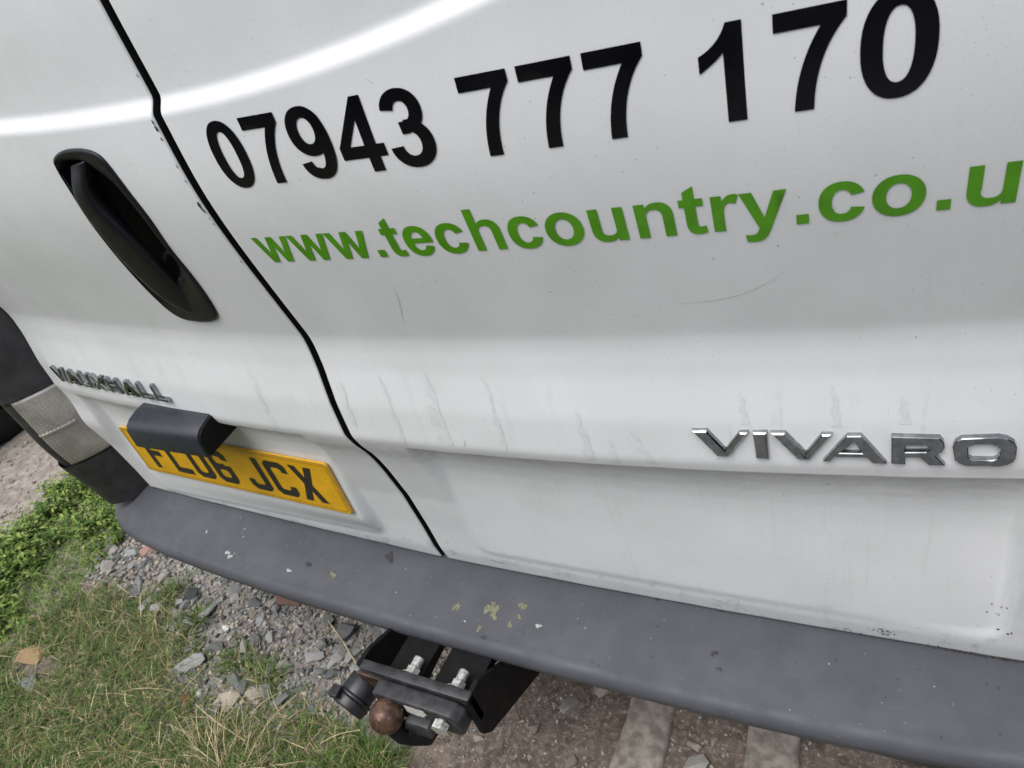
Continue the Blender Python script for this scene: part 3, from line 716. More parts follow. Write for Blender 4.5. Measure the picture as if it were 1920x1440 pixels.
bumper['label'] = 'faded dark grey plastic rear bumper step, scuffed and spotted'
mb = MB(); mb.prism([(-.026,-.768),(-.024,-.788),(.03,-.795),(.03,-.762)], 'x', .535, .80); refl = mb.build('reflector_housing', van, MAT['trim'], bevel=.002)
mb = MB(); mb.prism([(-.030,-.772),(-.0285,-.785),(.0,-.787),(.0,-.77)], 'x', .692, .79); mb.build('reflector', refl, MAT['red'], bevel=.001)
# spots on the bumper top: droppings, lichen, scuffs
def station(x): return int(np.argmin(np.abs(OUTr[:, 0]-x)+10*(np.abs(OUTr[:, 1]) > .04*0+.3)))
def splat(name, x, w, r, mat, asp=1., rot=0., h=.0005):
    i = station(x); fr = (x-OUTr[i, 0])/(OUTr[min(i+1,219), 0]-OUTr[i, 0]+1e-9)
    c = Vector(bumper_pt(i, w)); c.x += x-c.x if abs(x) < .6 else 0
    e1 = Vector(bumper_pt(min(i+2, 219), w))-Vector(bumper_pt(max(i-2, 0), w)); e1.normalize()
    e2 = Vector(bumper_pt(i, min(w+.05, .8)))-Vector(bumper_pt(i, max(w-.05, 0))); e2.normalize()
    nr_ = e1.cross(e2); nr_ = nr_ if nr_.z > 0 else -nr_
    n = 40; ph = [random.uniform(0, 6.28) for _ in range(5)]
    V = [c+nr_*h*1.4]
    for k in range(n):
        t = 2*math.pi*k/n; rad = r*(1+.28*math.sin(2*t+ph[0])+.22*math.sin(3*t+ph[1])+.16*math.sin(5*t+ph[2])+.13*math.sin(9*t+ph[3])+.10*math.sin(14*t+ph[4]))
        a, b = rad*math.cos(t)*asp, rad*math.sin(t)
        V.append(c+e1*(a*math.cos(rot)-b*math.sin(rot))+e2*(a*math.sin(rot)+b*math.cos(rot))+nr_*h)
    return V, [(0, 1+k, 1+(k+1) % n) for k in range(n)]
for x, w, r, asp, rot in ((.012,.60,.0075,.6,.3),(.070,.52,.0095,1.0,0),(.078,.60,.005,1.3,.4),(.118,.42,.0055,1.,.2),(.118,.55,.003,1,0),(.108,.66,.0042,.8,.5),(.062,.78,.0045,.7,0),(-.235,.60,.0050,1.1,.2)):
    V, F = splat('lichen_spot', x, w, r, MAT['lichen'], asp, rot); link('lichen_spot', mesh('lichen_spot', V, F), bumper, MAT['lichen'], True)
for x, w, r, asp, rot in ((-.487,.70,.0036,1.5,.3),(-.478,.74,.0035,1.6,.2),(-.472,.30,.0026,.5,.9),(-.466,.42,.0022,.4,1.1),(-.56,.50,.0022,1,0),(.152,.60,.0042,.7,.8),(.035,.74,.0016,1,0),(-.33,.70,.0030,1.5,.1)):
    V, F = splat('white_dropping', x, w, r, MAT['whitespot'], asp, rot); link('white_dropping', mesh('white_dropping', V, F), bumper, MAT['whitespot'], True)
for x, w, r, asp, rot in ((-.145,.18,.0085,.9,.5),(-.295,.55,.0055,1.,0),(.075,.86,.003,1.5,.4),(.40,.48,.004,1,0),(.32,.32,.002,1,0),(.41,.62,.0025,1.3,.3)):
    V, F = splat('dark_scuff', x, w, r, MAT['darkspot'], asp, rot); link('dark_scuff', mesh('dark_scuff', V, F), bumper, MAT['darkspot'], True)
mb = MB()
for _ in range(34):
    V, F = splat('', random.uniform(-.72, .66), random.uniform(.08, .88), random.choice((.0005,.0006,.0007,.0009)), None, random.uniform(.6, 1.8), random.uniform(0, 3)); mb.add(V, F)
mb.build('pale_specks', bumper, MAT['whitespot'], kind='stuff')

# ---- tow bar
tow = MB()
tow.box(-.088,.102,-.146,-.130,-.752,-.688)
towbar = tow.build('tow_bar', van, MAT['steelgrey'], bevel=.003, smooth=True)
for x0, x1 in ((-.064,-.004), (.018,.088)):
    mb = MB(); mb.prism([(-.131,-.722),(-.06,-.728),(.10,-.77),(.60,-.78),(.60,-.85),(.10,-.84),(-.06,-.745),(-.129,-.748)], 'x', x0, x1); mb.build('tow_arm', towbar, MAT['steel'], bevel=.002)
for xx in (.098, -.094):
    mb = MB(); mb.prism([(-.150,-.690),(-.112,-.692),(-.04,-.756),(.06,-.80),(.30,-.82),(.30,-.96),(.10,-.945),(.02,-.885),(-.137,-.795),(-.150,-.775)] if xx > 0 else [(-.140,-.692),(-.112,-.694),(-.04,-.73),(.10,-.78),(.10,-.84),(-.04,-.79),(-.140,-.752)], 'x', xx-.004, xx+.004); mb.build('side_gusset', towbar, MAT['steel'], bevel=.0015)
def hexnut(mb, c, r, y0, y1):
    n = 6; mb.add([(c[0]+r*math.cos(k*math.pi/3), y, c[1]+r*math.sin(k*math.pi/3)) for y in (y0, y1) for k in range(n)], [tuple(range(n)), tuple(range(n, 2*n))[::-1]]+[(k, (k+1) % n, n+(k+1) % n, n+k) for k in range(n)])
for xx in (-.012, .067):
    mb = MB(); hexnut(mb, (xx,-.708), .0112, -.127, -.116); mb.cyl((xx,-.128,-.708),(xx,-.1265,-.708),.015); mb.cyl((xx,-.115,-.708),(xx,-.099,-.708),.0078)
    mb.build('nut', towbar, MAT['zinc'], bevel=.0008)
    mb = MB(); hexnut(mb, (xx,-.712), .0125, -.186, -.174); mb.cyl((xx,-.176,-.712),(xx,-.160,-.712),.0075); mb.build('bolt_head', towbar, MAT['zinc'], bevel=.0008)
mb = MB(); mb.prism([(-.050,-.694),(.082,-.694),(.096,-.704),(.096,-.735),(.085,-.748),(-.035,-.748),(-.050,-.735)], 'y', -.172, -.147); mb.build('ball_flange', towbar, MAT['steelgrey'], bevel=.004, seg=3, smooth=True)
# ball and swan neck
BC = Vector((-.0212,-.1876,-.7156))
bm = bmesh.new(); bmesh.ops.create_uvsphere(bm, u_segments=40, v_segments=24, radius=.025)
for v in bm.verts:
    if v.co.z > .0235: v.co.z = .0235
    v.co += BC+Vector((0, 0, GZ))
for f in bm.faces: f.smooth = True
me = bpy.data.meshes.new('tow_ball'); bm.to_mesh(me); bm.free()
link('tow_ball', me, towbar, MAT['rust'])
BCy = -.1876
mb = MB(); mb.tube([(BC.x,BCy,-.730),(BC.x,BCy,-.752),(BC.x+.003,BCy+.002,-.768),(BC.x+.012,BCy+.010,-.778),(.01,-.172,-.776),(.018,-.160,-.762),(.02,-.150,-.74)], [.0145,.0145,.016,.019,.021,.022,.022], 18); mb.build('swan_neck', towbar, MAT['steel'], smooth=True)
mb = MB(); mb.prism([(-.012,-.756),(.040,-.756),(.050,-.735),(.044,-.722),(.006,-.722)], 'y', -.186, -.170); mb.build('neck_web', towbar, MAT['steelgrey'], bevel=.004, seg=3, smooth=True)
v, f = cdt([(1, [(.004,-.7205),(.006,-.6985),(.040,-.6980),(.0415,-.710),(.034,-.7155),(.0345,-.7205),(.024,-.7225)])], .5)
link('white_patch', mesh('white_patch', [(a, -.1728+.0004, b) for a, b in v], f), towbar, MAT['label'])
# seven pin socket with its lid, left of the ball
soc = MB(); c0 = Vector((-.100,-.140,-.742)); ax = Vector((-.25,-1,-.12)).normalized()
soc.cyl(c0, c0+ax*.028, .0265, .0265, 28); soc.cyl(c0+ax*.028, c0+ax*.033, .030, .030, 28)
socket = soc.build('socket', towbar, MAT['socket'], bevel=.0015, smooth=True)
mb = MB(); mb.cyl(c0+ax*.0335, c0+ax*.050, .0295, .0265, 28); mb.build('socket_lid', socket, MAT['socket'], bevel=.003, seg=3, smooth=True)
mb = MB(); mb.box(-.129,-.113,-.188,-.170,-.718,-.709); mb.build('lid_hinge', socket, MAT['socket'], bevel=.0015)
mb = MB(); mb.box(-.095,-.04,-.150,-.143,-.735,-.700); mb.build('socket_bracket', towbar, MAT['rust'], bevel=.002)

# rear wheels in the shade underneath
def lathe(name, prof, cx, cy, cz, parent, mat, n=48):
    P = np.array([[(cx+a, cy+r*math.cos(t), cz+r*math.sin(t)) for a, r in prof] for t in np.linspace(0, 2*math.pi, n)])
    return grid_obj(name, P, parent, mat)
TY = [(-.09,.20),(-.105,.26),(-.10,.30),(-.085,.322),(-.03,.326),(.03,.326),(.085,.322),(.10,.30),(.105,.26),(.09,.20)]
for sx in (-1, 1):
    w = lathe('wheel', TY, sx*.82, 1.05, -GZ+.325, van, MAT['rubber'])
    lathe('rim', [(sx*.085,.205),(sx*.06,.19),(sx*.05,.08),(sx*.07,.05),(sx*.07,.001)], sx*.82, 1.05, -GZ+.325, w, MAT['zinc'])
# scratches in the paint
def scratch(pts, w, off=.0004):
    P = np.array(pts, float); P = resample(chaikin(P, 2), 24); d = np.gradient(P, axis=0); n = np.stack([-d[:, 1], d[:, 0]], 1); n /= np.linalg.norm(n, axis=1)[:, None]
    ww = w*np.sin(np.linspace(.15, math.pi-.15, 24))[:, None]; A, B = P-n*ww, P+n*ww
    G_ = np.stack([np.stack([Q[:, 0], S(Q[:, 0], Q[:, 1])-off, Q[:, 1]], 1) for Q in (A, B)], 0)
    grid_obj('scratch', G_, door_r, MAT['scratch'])
scratch([(0.1291, -0.131), (0.1265, -0.1477), (0.1162, -0.1778)], 0.0006)
scratch([(0.0861, -0.1452), (0.086, -0.1476)], 0.0005)
scratch([(0.5064, -0.1316), (0.4891, -0.1475), (0.4624, -0.1606), (0.4259, -0.1655), (0.3983, -0.163)], 0.0003)
scratch([(0.1384, -0.3396), (0.1382, -0.3495), (0.1341, -0.3571)], 0.0006)
scratch([(0.2024, 0.0756), (0.2079, 0.0703)], 0.0005)

for pts, w in (([(.4576,-.2708),(.459,-.2853),(.4611,-.3063)],.0028),([(.5375,-.2646),(.5397,-.2855),(.541,-.3085)],.0034),([(.5931,-.2784),(.5948,-.293),(.5972,-.3057)],.0042),([(.0456,-.2601),(.0473,-.2927),(.0484,-.3326),(.0446,-.3617)],.0030),([(.112,-.2541),(.1149,-.289),(.1159,-.3267),(.1161,-.3557)],.0032),
        ([(.1869,-.2552),(.1898,-.2853),(.1912,-.3211),(.1892,-.3604)],.0032),([(.2883,-.2949),(.2926,-.3262),(.2938,-.3634)],.0046),([(.3456,-.3186),(.3531,-.3378),(.3619,-.3633)],.0040),([(.3197,-.3285),(.3219,-.3509),(.3222,-.367)],.0034),([(-.0175,-.2708),(-.0214,-.3134),(-.0218,-.3394)],.0026)):
    P = resample(chaikin(pts, 2), 40); tt = np.linspace(0, 1, 40); ph = random.uniform(0, 6)
    wl = w*1.25*(.25+.75*tt**.6)*(1+.25*np.sin(tt*17+ph)+.15*np.sin(tt*41+2*ph)); cx = P[:, 0]+.0010*np.sin(tt*13+ph)
    G_ = np.stack([np.stack([xx, S(xx, P[:, 1])-.00035, P[:, 1]], 1) for xx in (cx-wl*.8, cx, cx+wl)], 0)
    grid_obj('water_run', G_, door_r, MAT['runs'])
# crumbs of dirt and moss caught along the bottom edge of the door
mb = MB()
for gx0, gz0, n_ in ((.5915,-.6625,16),(.5958,-.670,10),(.613,-.690,8),(.665,-.688,16),(.687,-.689,14),(.703,-.690,22),(.720,-.689,18),(.6957,-.5806,3),(.6989,-.5971,3),(.708,-.6257,4),(.5535,-.6769,4),(.646,-.6885,8),(.40,-.686,5),(.30,-.685,4)):
    for _ in range(n_):
        a, b = gx0+random.gauss(0, .006), max(gz0+random.gauss(0, .0035), -.692); r = random.uniform(.0003, .0010); ph = random.uniform(0, 6)
        y = float(S(a, b))-.0006; k = random.uniform(1, 2.6); an = random.uniform(0, 3)
        ring_ = [(a+r*k*math.cos(t)*math.cos(an)-r*math.sin(t)*math.sin(an), y, b+r*k*math.cos(t)*math.sin(an)+r*math.sin(t)*math.cos(an)) for t in np.linspace(ph, ph+5.2, 6)]
        mb.add([(a, y-.0012, b)]+ring_, [(0, q+1, (q+1) % 6+1) for q in range(6)])
mb.build('grime_crumbs', van, MAT['moss'], kind='stuff')
# chips along the edge of the left door beside the gap
for x, z, r in ((-.0535,.066,.0028),(-.0540,.056,.0016),(-.0530,.028,.0013),(-.0532,.012,.0012),(-.0545,-.0155,.0034),(-.0535,-.021,.0022),(-.0528,-.031,.0010),(-.0526,-.038,.0012),(-.0532,.112,.0011),(-.0528,-.088,.0011),(-.0535,.072,.0018)):
    ph = random.uniform(0, 6); L = [(x+r*.55*math.cos(t)*(1+.3*math.sin(3*t+ph)), z+r*1.3*math.sin(t)*(1+.3*math.sin(2*t+ph))) for t in np.linspace(0, 2*math.pi, 11)[:-1]]
    vv, ff = cdt([(1, L)], .5); link('paint_chip', mesh('paint_chip', [(a, float(S(a, b))-.0006, b) for a, b in vv], ff), door_l, MAT['darkspot'])

# ------------------------------------------------------------------ things on the ground
def on_ground(x, y): return float(gheight(np.array(x), np.array(y)))-GZ
def groundmat(name, cols, rough=.9):
    return [simple(name, c, rough, var=.42, scale=110, spec=.25, bump=.4, bscale=300) for c in cols]
SLATE = groundmat('slate_chip', [(.19,.192,.19),(.29,.29,.28),(.125,.13,.133),(.29,.275,.25)])
BROWNS = groundmat('brown_pebble', [(.22,.18,.15),(.32,.275,.235),(.17,.145,.13),(.27,.26,.245)])
PINK = groundmat('pink_stone', [(.33,.20,.165)])[0]; RUSTY = groundmat('rust_stone', [(.30,.13,.055)])[0]
WHITE = groundmat('white_stone', [(.62,.61,.58)])[0]; ORANGE = groundmat('ochre_stone', [(.30,.21,.115)])[0]
COBBLE = groundmat('maroon_stone', [(.16,.095,.08)])[0]; BUFF = groundmat('buff_stone', [(.36,.32,.26)])[0]; DARKS = groundmat('dark_slate', [(.045,.048,.052)])[0]
def stone_mesh(name, seed, flat=.5, elong=1.3, n=15, mat=None):
    r = np.random.default_rng(seed); p = r.normal(size=(n, 3)); p /= np.linalg.norm(p, axis=1)[:, None]; p *= r.uniform(.78, 1.0, (n, 1)); p *= (elong, 1, flat)
    bm = bmesh.new(); [bm.verts.new(v) for v in p]; bmesh.ops.convex_hull(bm, input=bm.verts)
    bmesh.ops.delete(bm, geom=[v for v in bm.verts if not v.link_faces], context='VERTS')
    me = bpy.data.meshes.new(name); bm.to_mesh(me); bm.free()
    if mat: me.materials.append(mat)
    return me
def rest(o, x, y, s, tilt=.3, rz=None, sink=.25):
    o.location = (x, y, on_ground(x, y)+GZ+s*(.5-sink)*.9); o.scale = (s, s, s)
    o.rotation_euler = (random.uniform(-tilt, tilt), random.uniform(-tilt, tilt), random.uniform(0, 6.28) if rz is None else rz)
GRAVEL = [(-1.42,.02),(-1.43,.19),(-1.198,.20),(-.914,.20),(-.60,.24),(-.20,.24),(-.16,.0),(-.22,-.10),(-.40,-.11),(-.491,-.115),(-.628,-.178),(-.80,-.20),(-.90,-.10),(-1.02,-.03),(-1.16,.0)]
DRY = [(-1.75,-.42),(-1.42,-.215),(-1.39,-.12),(-1.381,-.047),(-1.30,.01),(-1.152,.010),(-1.067,.055),(-.98,-.01),(-.86,-.05),(-.78,-.075),(-.66,-.055),(-.55,-.075),(-.40,-.11),(-.30,-.115),(-.245,-.135),(-.17,-.16),(-.12,-.25),(-.12,-.75),(-1.75,-.75)]
YARDGRASS = [(-3.6,-.30),(-2.2,-.25),(-1.75,-.42),(-1.75,-.75),(-.12,-.75),(-.12,-1.3),(-3.6,-1.5)]
WEED = [(-2.0,-.05),(-1.86,.10),(-1.85,.255),(-1.80,.315),(-1.62,.29),(-1.50,.26),(-1.40,.20),(-1.37,.10),(-1.37,.018),(-1.39,-.09),(-1.37,-.14),(-1.46,-.215),(-1.9,-.30)]
DIRT = [(-.15,-.45),(-.15,.05),(.0,.30),(1.1,.35),(1.1,-.45)]
BOTH = lambda x, y: inpoly(x, y, GRAVEL)
def scatter(poly, n):
    A = np.array(poly); lo, hi = A.min(0), A.max(0); out = np.zeros((0, 2))
    while len(out) < n:
        p = rng.uniform(lo, hi, (n*3, 2)); out = np.vstack([out, p[inpoly(p[:, 0], p[:, 1], poly)]])
    return out[:n]
def slate_label(k, x, y):
    tone = ('mid grey', 'light grey', 'charcoal grey', 'pale warm grey')[k]
    zone = 'in the gravel beside the green weeds' if x < -1.12 else 'in the gravel under the bumper below the number plate' if y > .07 else 'in the gravel beside the tow bar socket' if x > -.55 else 'among the grass tufts in the middle of the gravel'
    return f'{tone} slate chip lying {zone}'
def pebble_label(k, x, y):
    tone = ('brown', 'tan', 'dark brown', 'greyish')[k]
    zone = 'in the dirt below the tow ball' if x < .0 else 'in the dirt between tow bar and concrete strips' if x < .194 else 'in the dirt between the two concrete strips' if x < .40 else 'in the dirt right of the concrete strips'
    return f'{tone} pebble lying {zone}'
def stones(poly, n, smin, smax, mats, name, label, cat, group, flat, elong, seed, avoid=None):
    ms = [stone_mesh(name, seed+k, flat*random.uniform(.8, 1.3), elong*random.uniform(.85, 1.25), 14, mats[k % len(mats)]) for k in range(12)]
    P = scatter(poly, n)
    for k, (x, y) in enumerate(P):
        if avoid and avoid(x, y): continue
        o = link(name, ms[k % 12]); lab = label(k % len(mats), x, y); tag(o, lab, cat, lab.replace(' lying', '').replace(name.replace('_', ' '), name.replace('_', ' ')+'s'))
        s = smin+(smax-smin)*random.random()**2.2
        rest(o, x, y, s, .35)
STRIPS = ((.194,.272), (.402,.485))
onstrip = lambda x, y: any(a-.012 < x < b+.012 for a, b in STRIPS)
stones(GRAVEL, 210, .010, .023, SLATE, 'slate_chip', slate_label, 'stone', None, .42, 1.35, 100)
stones(DIRT, 130, .006, .016, BROWNS, 'pebble', pebble_label, 'pebble', None, .62, 1.15, 200, onstrip)
def one(name, label, cat, x, y, s, mat, flat, elong, seed, rz=0., n=16, sink=.2):
    o = link(name, stone_mesh(name, seed, flat, elong, n, mat)); tag(o, label, cat); rest(o, x, y, s, .2, rz, sink); return o
one('stone', 'small pink stone lying just below the bumper corner', 'stone', -1.252, .142, .023, PINK, .6, 1.3, 11, .9)
one('stone', 'pale grey stone at the edge of the green weeds', 'stone', -1.383, .115, .021, SLATE[3], .7, 1.1, 12)
one('stone', 'ochre yellow rock poking out of the dry grass at the left edge', 'rock', -1.312, -.218, .036, ORANGE, .30, 1.6, 13, .5)
one('stone', 'flat grey rock beside the ochre rock in the grass', 'rock', -1.235, -.268, .026, SLATE[0], .30, 1.5, 14, .3)
one('stone', 'long grey slate shard standing on edge in the gravel', 'stone', -.827, -.107, .028, SLATE[1], .35, 1.9, 15, .7)
one('stone', 'bright white pebble in the middle of the gravel', 'pebble', -.801, -.004, .0125, WHITE, .6, 1.4, 16, .5)
one('stone', 'white pebble near the rust brown stone', 'pebble', -.742, -.155, .012, WHITE, .7, 1.1, 17)
one('stone', 'rust brown stone in the lower gravel', 'stone', -.772, -.176, .016, RUSTY, .6, 1.2, 18)
one('stone', 'largest buff stone between grass and gravel', 'stone', -.652, -.141, .032, BUFF, .5, 1.5, 19, 1.1)
one('stone', 'smaller buff stone next to the largest buff stone', 'stone', -.600, -.118, .024, BUFF, .55, 1.2, 20, .4)
one('stone', 'dark slate stone near the top of the gravel', 'stone', -.977, .051, .024, DARKS, .5, 1.3, 21)
one('stone', 'big dark grey stone near the tow bar socket', 'stone', -.468, .068, .030, SLATE[2], .7, 1.1, 22)
one('stone', 'reddish brown brick fragment close under the bumper', 'stone', -.680, .115, .034, COBBLE, .45, 1.6, 23, .15)
one('stone', 'maroon cobble beside the tow bar socket', 'stone', -.369, .029, .026, COBBLE, .9, 1.25, 24, 1.2)
one('stone', 'smooth grey cobble right of the black gusset plate', 'stone', .085, .050, .020, BROWNS[3], .7, 1.25, 32, 1.0, 22, .3)
one('stone', 'rounded brown stone between gusset plate and first concrete strip', 'stone', .135, .10, .022, BROWNS[1], .6, 1.2, 26)
one('stone', 'grey stone between the two concrete strips', 'stone', .330, .018, .021, SLATE[3], .55, 1.2, 27, .6)

def joined_stones(name, P, smin, smax, mats, flat, parent=None):
    V = []; F = []; MI = []
    base = [stone_mesh('s', 400+k, flat*random.uniform(.7, 1.3), random.uniform(1, 1.5), 9) for k in range(10)]
    bv = [np.array([v.co[:] for v in b.vertices]) for b in base]; bf = [np.array([p.vertices[:] for p in b.polygons if len(p.vertices) == 3]) for b in base]
    n = 0
    gh = gheight(P[:, 0], P[:, 1])-GZ
    for k, (x, y) in enumerate(P):
        j = k % 10; s = smin+(smax-smin)*random.random()**2.5; a = random.uniform(0, 6.28); t = random.uniform(-.4, .4)
        R_ = np.array(Matrix.Rotation(a, 3, 'Z') @ Matrix.Rotation(t, 3, 'X'))
        v = bv[j]@R_.T*s+(x, y, gh[k]+s*.25); V.append(v); F.append(bf[j]+n); MI += [int(rng.integers(len(mats)))]*len(bf[j]); n += len(v)
    for b in base: bpy.data.meshes.remove(b)
    V = np.vstack(V); F = np.vstack(F)
    me = mesh(name, V, F); o = link(name, me, parent, mats); me.polygons.foreach_set('material_index', MI); o['kind'] = 'stuff'; return o
gp = scatter(GRAVEL, 10500)
dens = .5+.5*lump(gp[:, 0], gp[:, 1], 9)
gp = gp[dens+rng.uniform(-.5, .9, len(gp)) > 0]
joined_stones('gravel', gp, .0026, .0095, SLATE+[BROWNS[3], BROWNS[0], BROWNS[1], DARKS, BUFF], .5)
dp = scatter(DIRT, 7000); dp = dp[~np.array([any(a-.004 < x < b+.004 for a, b in STRIPS) for x, y in dp])]
joined_stones('grit', dp, .0014, .0052, BROWNS+[BUFF, SLATE[1]], .65)
lp = scatter([(-3.2,-.3),(-3.2,1.2),(-1.5,1.2),(-1.2,.2),(-1.3,-.3)], 3500)
joined_stones('loose_grit', lp, .002, .010, BROWNS+[BUFF, BUFF, SLATE[0]], .5)

# concrete strips bedded in the dirt
for (a, b), lab in zip(STRIPS, ('pale concrete strip in the dirt nearer the tow bar', 'pale concrete strip in the dirt further from the tow bar')):
    ys = np.arange(-.5, 1.2, .012); xs = np.linspace(a, b, 10); n = len(ys)
    Pt = np.zeros((n, 14, 3))
    for i, y in enumerate(ys):
        jl, jr = .002*math.sin(y*37)+random.uniform(-.0012, .0012), .002*math.sin(y*29+1)+random.uniform(-.0012, .0012)
        z = -GZ+.014
        row = [(a-.002+jl, y, z-.03), (a+jl, y, z-.002)]+[(x+jl*.5+jr*.5, y, z+random.uniform(-.0006, .0006)) for x in xs[1:-1]]+[(b+jr, y, z-.002), (b+.002+jr, y, z-.03)]
        Pt[i, :len(row)] = row; Pt[i, len(row):] = row[-1]
    tag(grid_obj('concrete_strip', Pt[:, :12], None, MAT['concrete'], flip=True), lab, 'concrete strip')

# ---- grass and weeds
def leafmat(name, c, tr=.25):
    m, nt, b = nodemat(name); t = NT(nt)
    t.L(t.mix(t.ramp(t.noise(55, 3), .3, .7), tuple(v*.7 for v in c), tuple(min(v*1.3, 1) for v in c)), b.inputs['Base Color'])
    b.inputs['Roughness'].default_value = .6; b.inputs['Specular IOR Level'].default_value = .3
    b.inputs['Subsurface Weight'].default_value = 0.
    return m
GR = [leafmat('green_blade', (.090,.168,.028)), leafmat('olive_blade', (.125,.145,.045)), leafmat('straw_blade', (.33,.26,.13)), leafmat('pale_straw', (.50,.42,.26)), leafmat('dark_green_blade', (.042,.085,.018))]
WD = [leafmat('weed_leaf', (.15,.24,.045)), leafmat('weed_leaf_light', (.27,.35,.10)), leafmat('weed_leaf_dark', (.070,.135,.030))]
def blades(name, P, lmin, lmax, wid, lean, probs, mats, parent=None, kind='stuff', radial=None):
    n = len(P); gh = gheight(P[:, 0], P[:, 1])-GZ-.003
    L = rng.uniform(lmin, lmax, n)*rng.uniform(.6, 1, n); az = rng.uniform(0, 2*math.pi, n)
    if radial is not None: az = np.arctan2(P[:, 1]-radial[1], P[:, 0]-radial[0])+rng.normal(0, .7, n)
    le = rng.uniform(lean[0], lean[1], n); bend = rng.uniform(.2, 1.1, n); w = wid*rng.uniform(.6, 1.3, n)
    tw = rng.uniform(-.6, .6, n)
    px = -np.sin(az+tw); py = np.cos(az+tw); V = np.zeros((n, 9, 3))
    pos = np.stack([P[:, 0], P[:, 1], gh], 1); ang = le.copy(); k = 0
    for s in range(5):
        ww = w*(1, .95, .8, .5, 0)[s]
        if s < 4:
            V[:, 2*s] = pos-np.stack([px, py, 0*px], 1)*ww[:, None]/2; V[:, 2*s+1] = pos+np.stack([px, py, 0*px], 1)*ww[:, None]/2
        else: V[:, 8] = pos
        d = np.stack([np.cos(az)*np.sin(ang), np.sin(az)*np.sin(ang), np.cos(ang)], 1); pos = pos+d*(L/4)[:, None]; ang = ang+bend*.45; ang = np.minimum(ang, 1.75); az = az+rng.normal(0, .12, n)
    pos_ok = np.maximum(V[..., 2], (gh+.003)[:, None]); V[..., 2] = pos_ok
    base = (np.arange(n)*9)[:, None]
    quads = np.concatenate([base+np.array(q) for q in ((0,1,3,2), (2,3,5,4), (4,5,7,6))]); tri = base+np.array((6,7,8))
    mi = rng.choice(len(mats), n, p=probs)
    me = bpy.data.meshes.new(name); VV = V.reshape(-1, 3).copy(); VV[:, 2] += GZ
    me.from_pydata(VV.tolist(), [], quads.tolist()+tri.tolist()); me.update()
    o = link(name, me, parent, mats); me.polygons.foreach_set('material_index', np.r_[mi, mi, mi, mi].astype(np.int32))
    if kind: o['kind'] = kind
    return o
gp = scatter(DRY, 52000)
edge = lump(gp[:, 0], gp[:, 1], 8)+.5*lump(gp[:, 0]+9, gp[:, 1], 20)
bare = np.exp(-(((gp[:, 0]+.72)/.12)**2+((gp[:, 1]+.13)/.05)**2))*2.2+np.exp(-(((gp[:, 0]+1.27)/.10)**2+((gp[:, 1]+.23)/.035)**2))*3.0
gp = gp[edge-bare+rng.normal(0, .45, len(gp)) > -.95]
half = lump(gp[:, 0]+3, gp[:, 1]-2, 6) > .1
blades('grass', gp[half], .028, .080, .0019, (.2, 1.2), [.36,.25,.11,.05,.23], GR)
blades('dry_grass', gp[~half], .030, .085, .0017, (.4, 1.35), [.28,.28,.17,.07,.20], GR)
blades('yard_grass', scatter(YARDGRASS, 24000), .03, .08, .0035, (.3, 1.3), [.34,.27,.14,.05,.20], GR)
# long bleached straws lying over the turf
st_ = scatter(DRY, 520); blades('straw', st_, .09, .17, .0016, (.95, 1.45), [.0,.0,.45,.55,.0], GR)
st_ = np.stack([-.55+rng.normal(0, .06, 90), -.255+rng.normal(0, .03, 90)], 1); blades('straw_clump', st_, .08, .16, .0016, (.3, 1.1), [.0,.05,.45,.50,.0], GR, radial=(-.55,-.29))
# thin stragglers over the gravel
sp = scatter(GRAVEL, 2600); k = (lump(sp[:, 0], sp[:, 1], 11)+.6*(-sp[:, 1]*6) > .55)
blades('sparse_grass', sp[k], .02, .05, .0014, (.5, 1.4), [.30,.30,.22,.08,.10], GR)
for x, y, n, rad, lab in ((-.900,.000,170,.026,'dark green grass tuft standing alone in the gravel'), (-1.044,.048,150,.030,'green grass tuft nearest the pale gravel under the bumper'), (-.596,-.070,120,.030,'small green grass tuft near the tow ball socket'), (-.70,-.055,110,.035,'low grass tuft among the grey stones left of the socket'), (-.235,-.165,260,.05,'thick green grass tuft right below the tow ball')):
    P = np.stack([x+rng.normal(0, rad*.5, n), y+rng.normal(0, rad*.5, n)], 1)
    tag(blades('grass_tuft', P, .035, .075, .0020, (.1, .9), [.45,.20,.04,.01,.30], GR, kind=None, radial=(x, y)), lab, 'grass tuft')
# leafy weeds
def weeds(name, P, nl, hmax, size):
    V = []; F = []; MI = []; n = 0
    gh = gheight(P[:, 0], P[:, 1])-GZ
    for k, (x, y) in enumerate(P):
        h = hmax*random.uniform(.35, 1)
        lean = (random.gauss(0, .35), random.gauss(0, .35))
        for j in range(nl):
            t = (j+.5)/nl*random.uniform(.7, 1.1); a = j*2.4+random.random(); l = size*random.uniform(.55, 1.25)*(1.1-.4*t); w = l*random.uniform(.32, .5)
            b = np.array((x+lean[0]*h*t, y+lean[1]*h*t, gh[k]+h*t)); up = random.uniform(-.25, .7)
            d = np.array((math.cos(a)*math.cos(up), math.sin(a)*math.cos(up), math.sin(up))); s = np.array((-math.sin(a), math.cos(a), random.uniform(-.3, .3)))
            q = b+d*l*.5+np.array((0,0,.12*l))
            V += [b, q-s*w/2, b+d*l+np.array((0,0,-.15*l)), q+s*w/2]; F += [(n, n+1, n+2), (n, n+2, n+3)]; m = int(rng.choice(3, p=(.45,.33,.22))); MI += [m, m]; n += 4
    me = mesh(name, V, F); o = link(name, me, None, WD); me.polygons.foreach_set('material_index', np.array(MI, np.int32)); o['kind'] = 'stuff'; return o
wp = scatter(WEED, 1900); e = lump(wp[:, 0], wp[:, 1], 7)
wp = wp[e+.8*lump(wp[:, 0]-4, wp[:, 1], 19)+rng.normal(0, .35, len(wp)) > -.25]
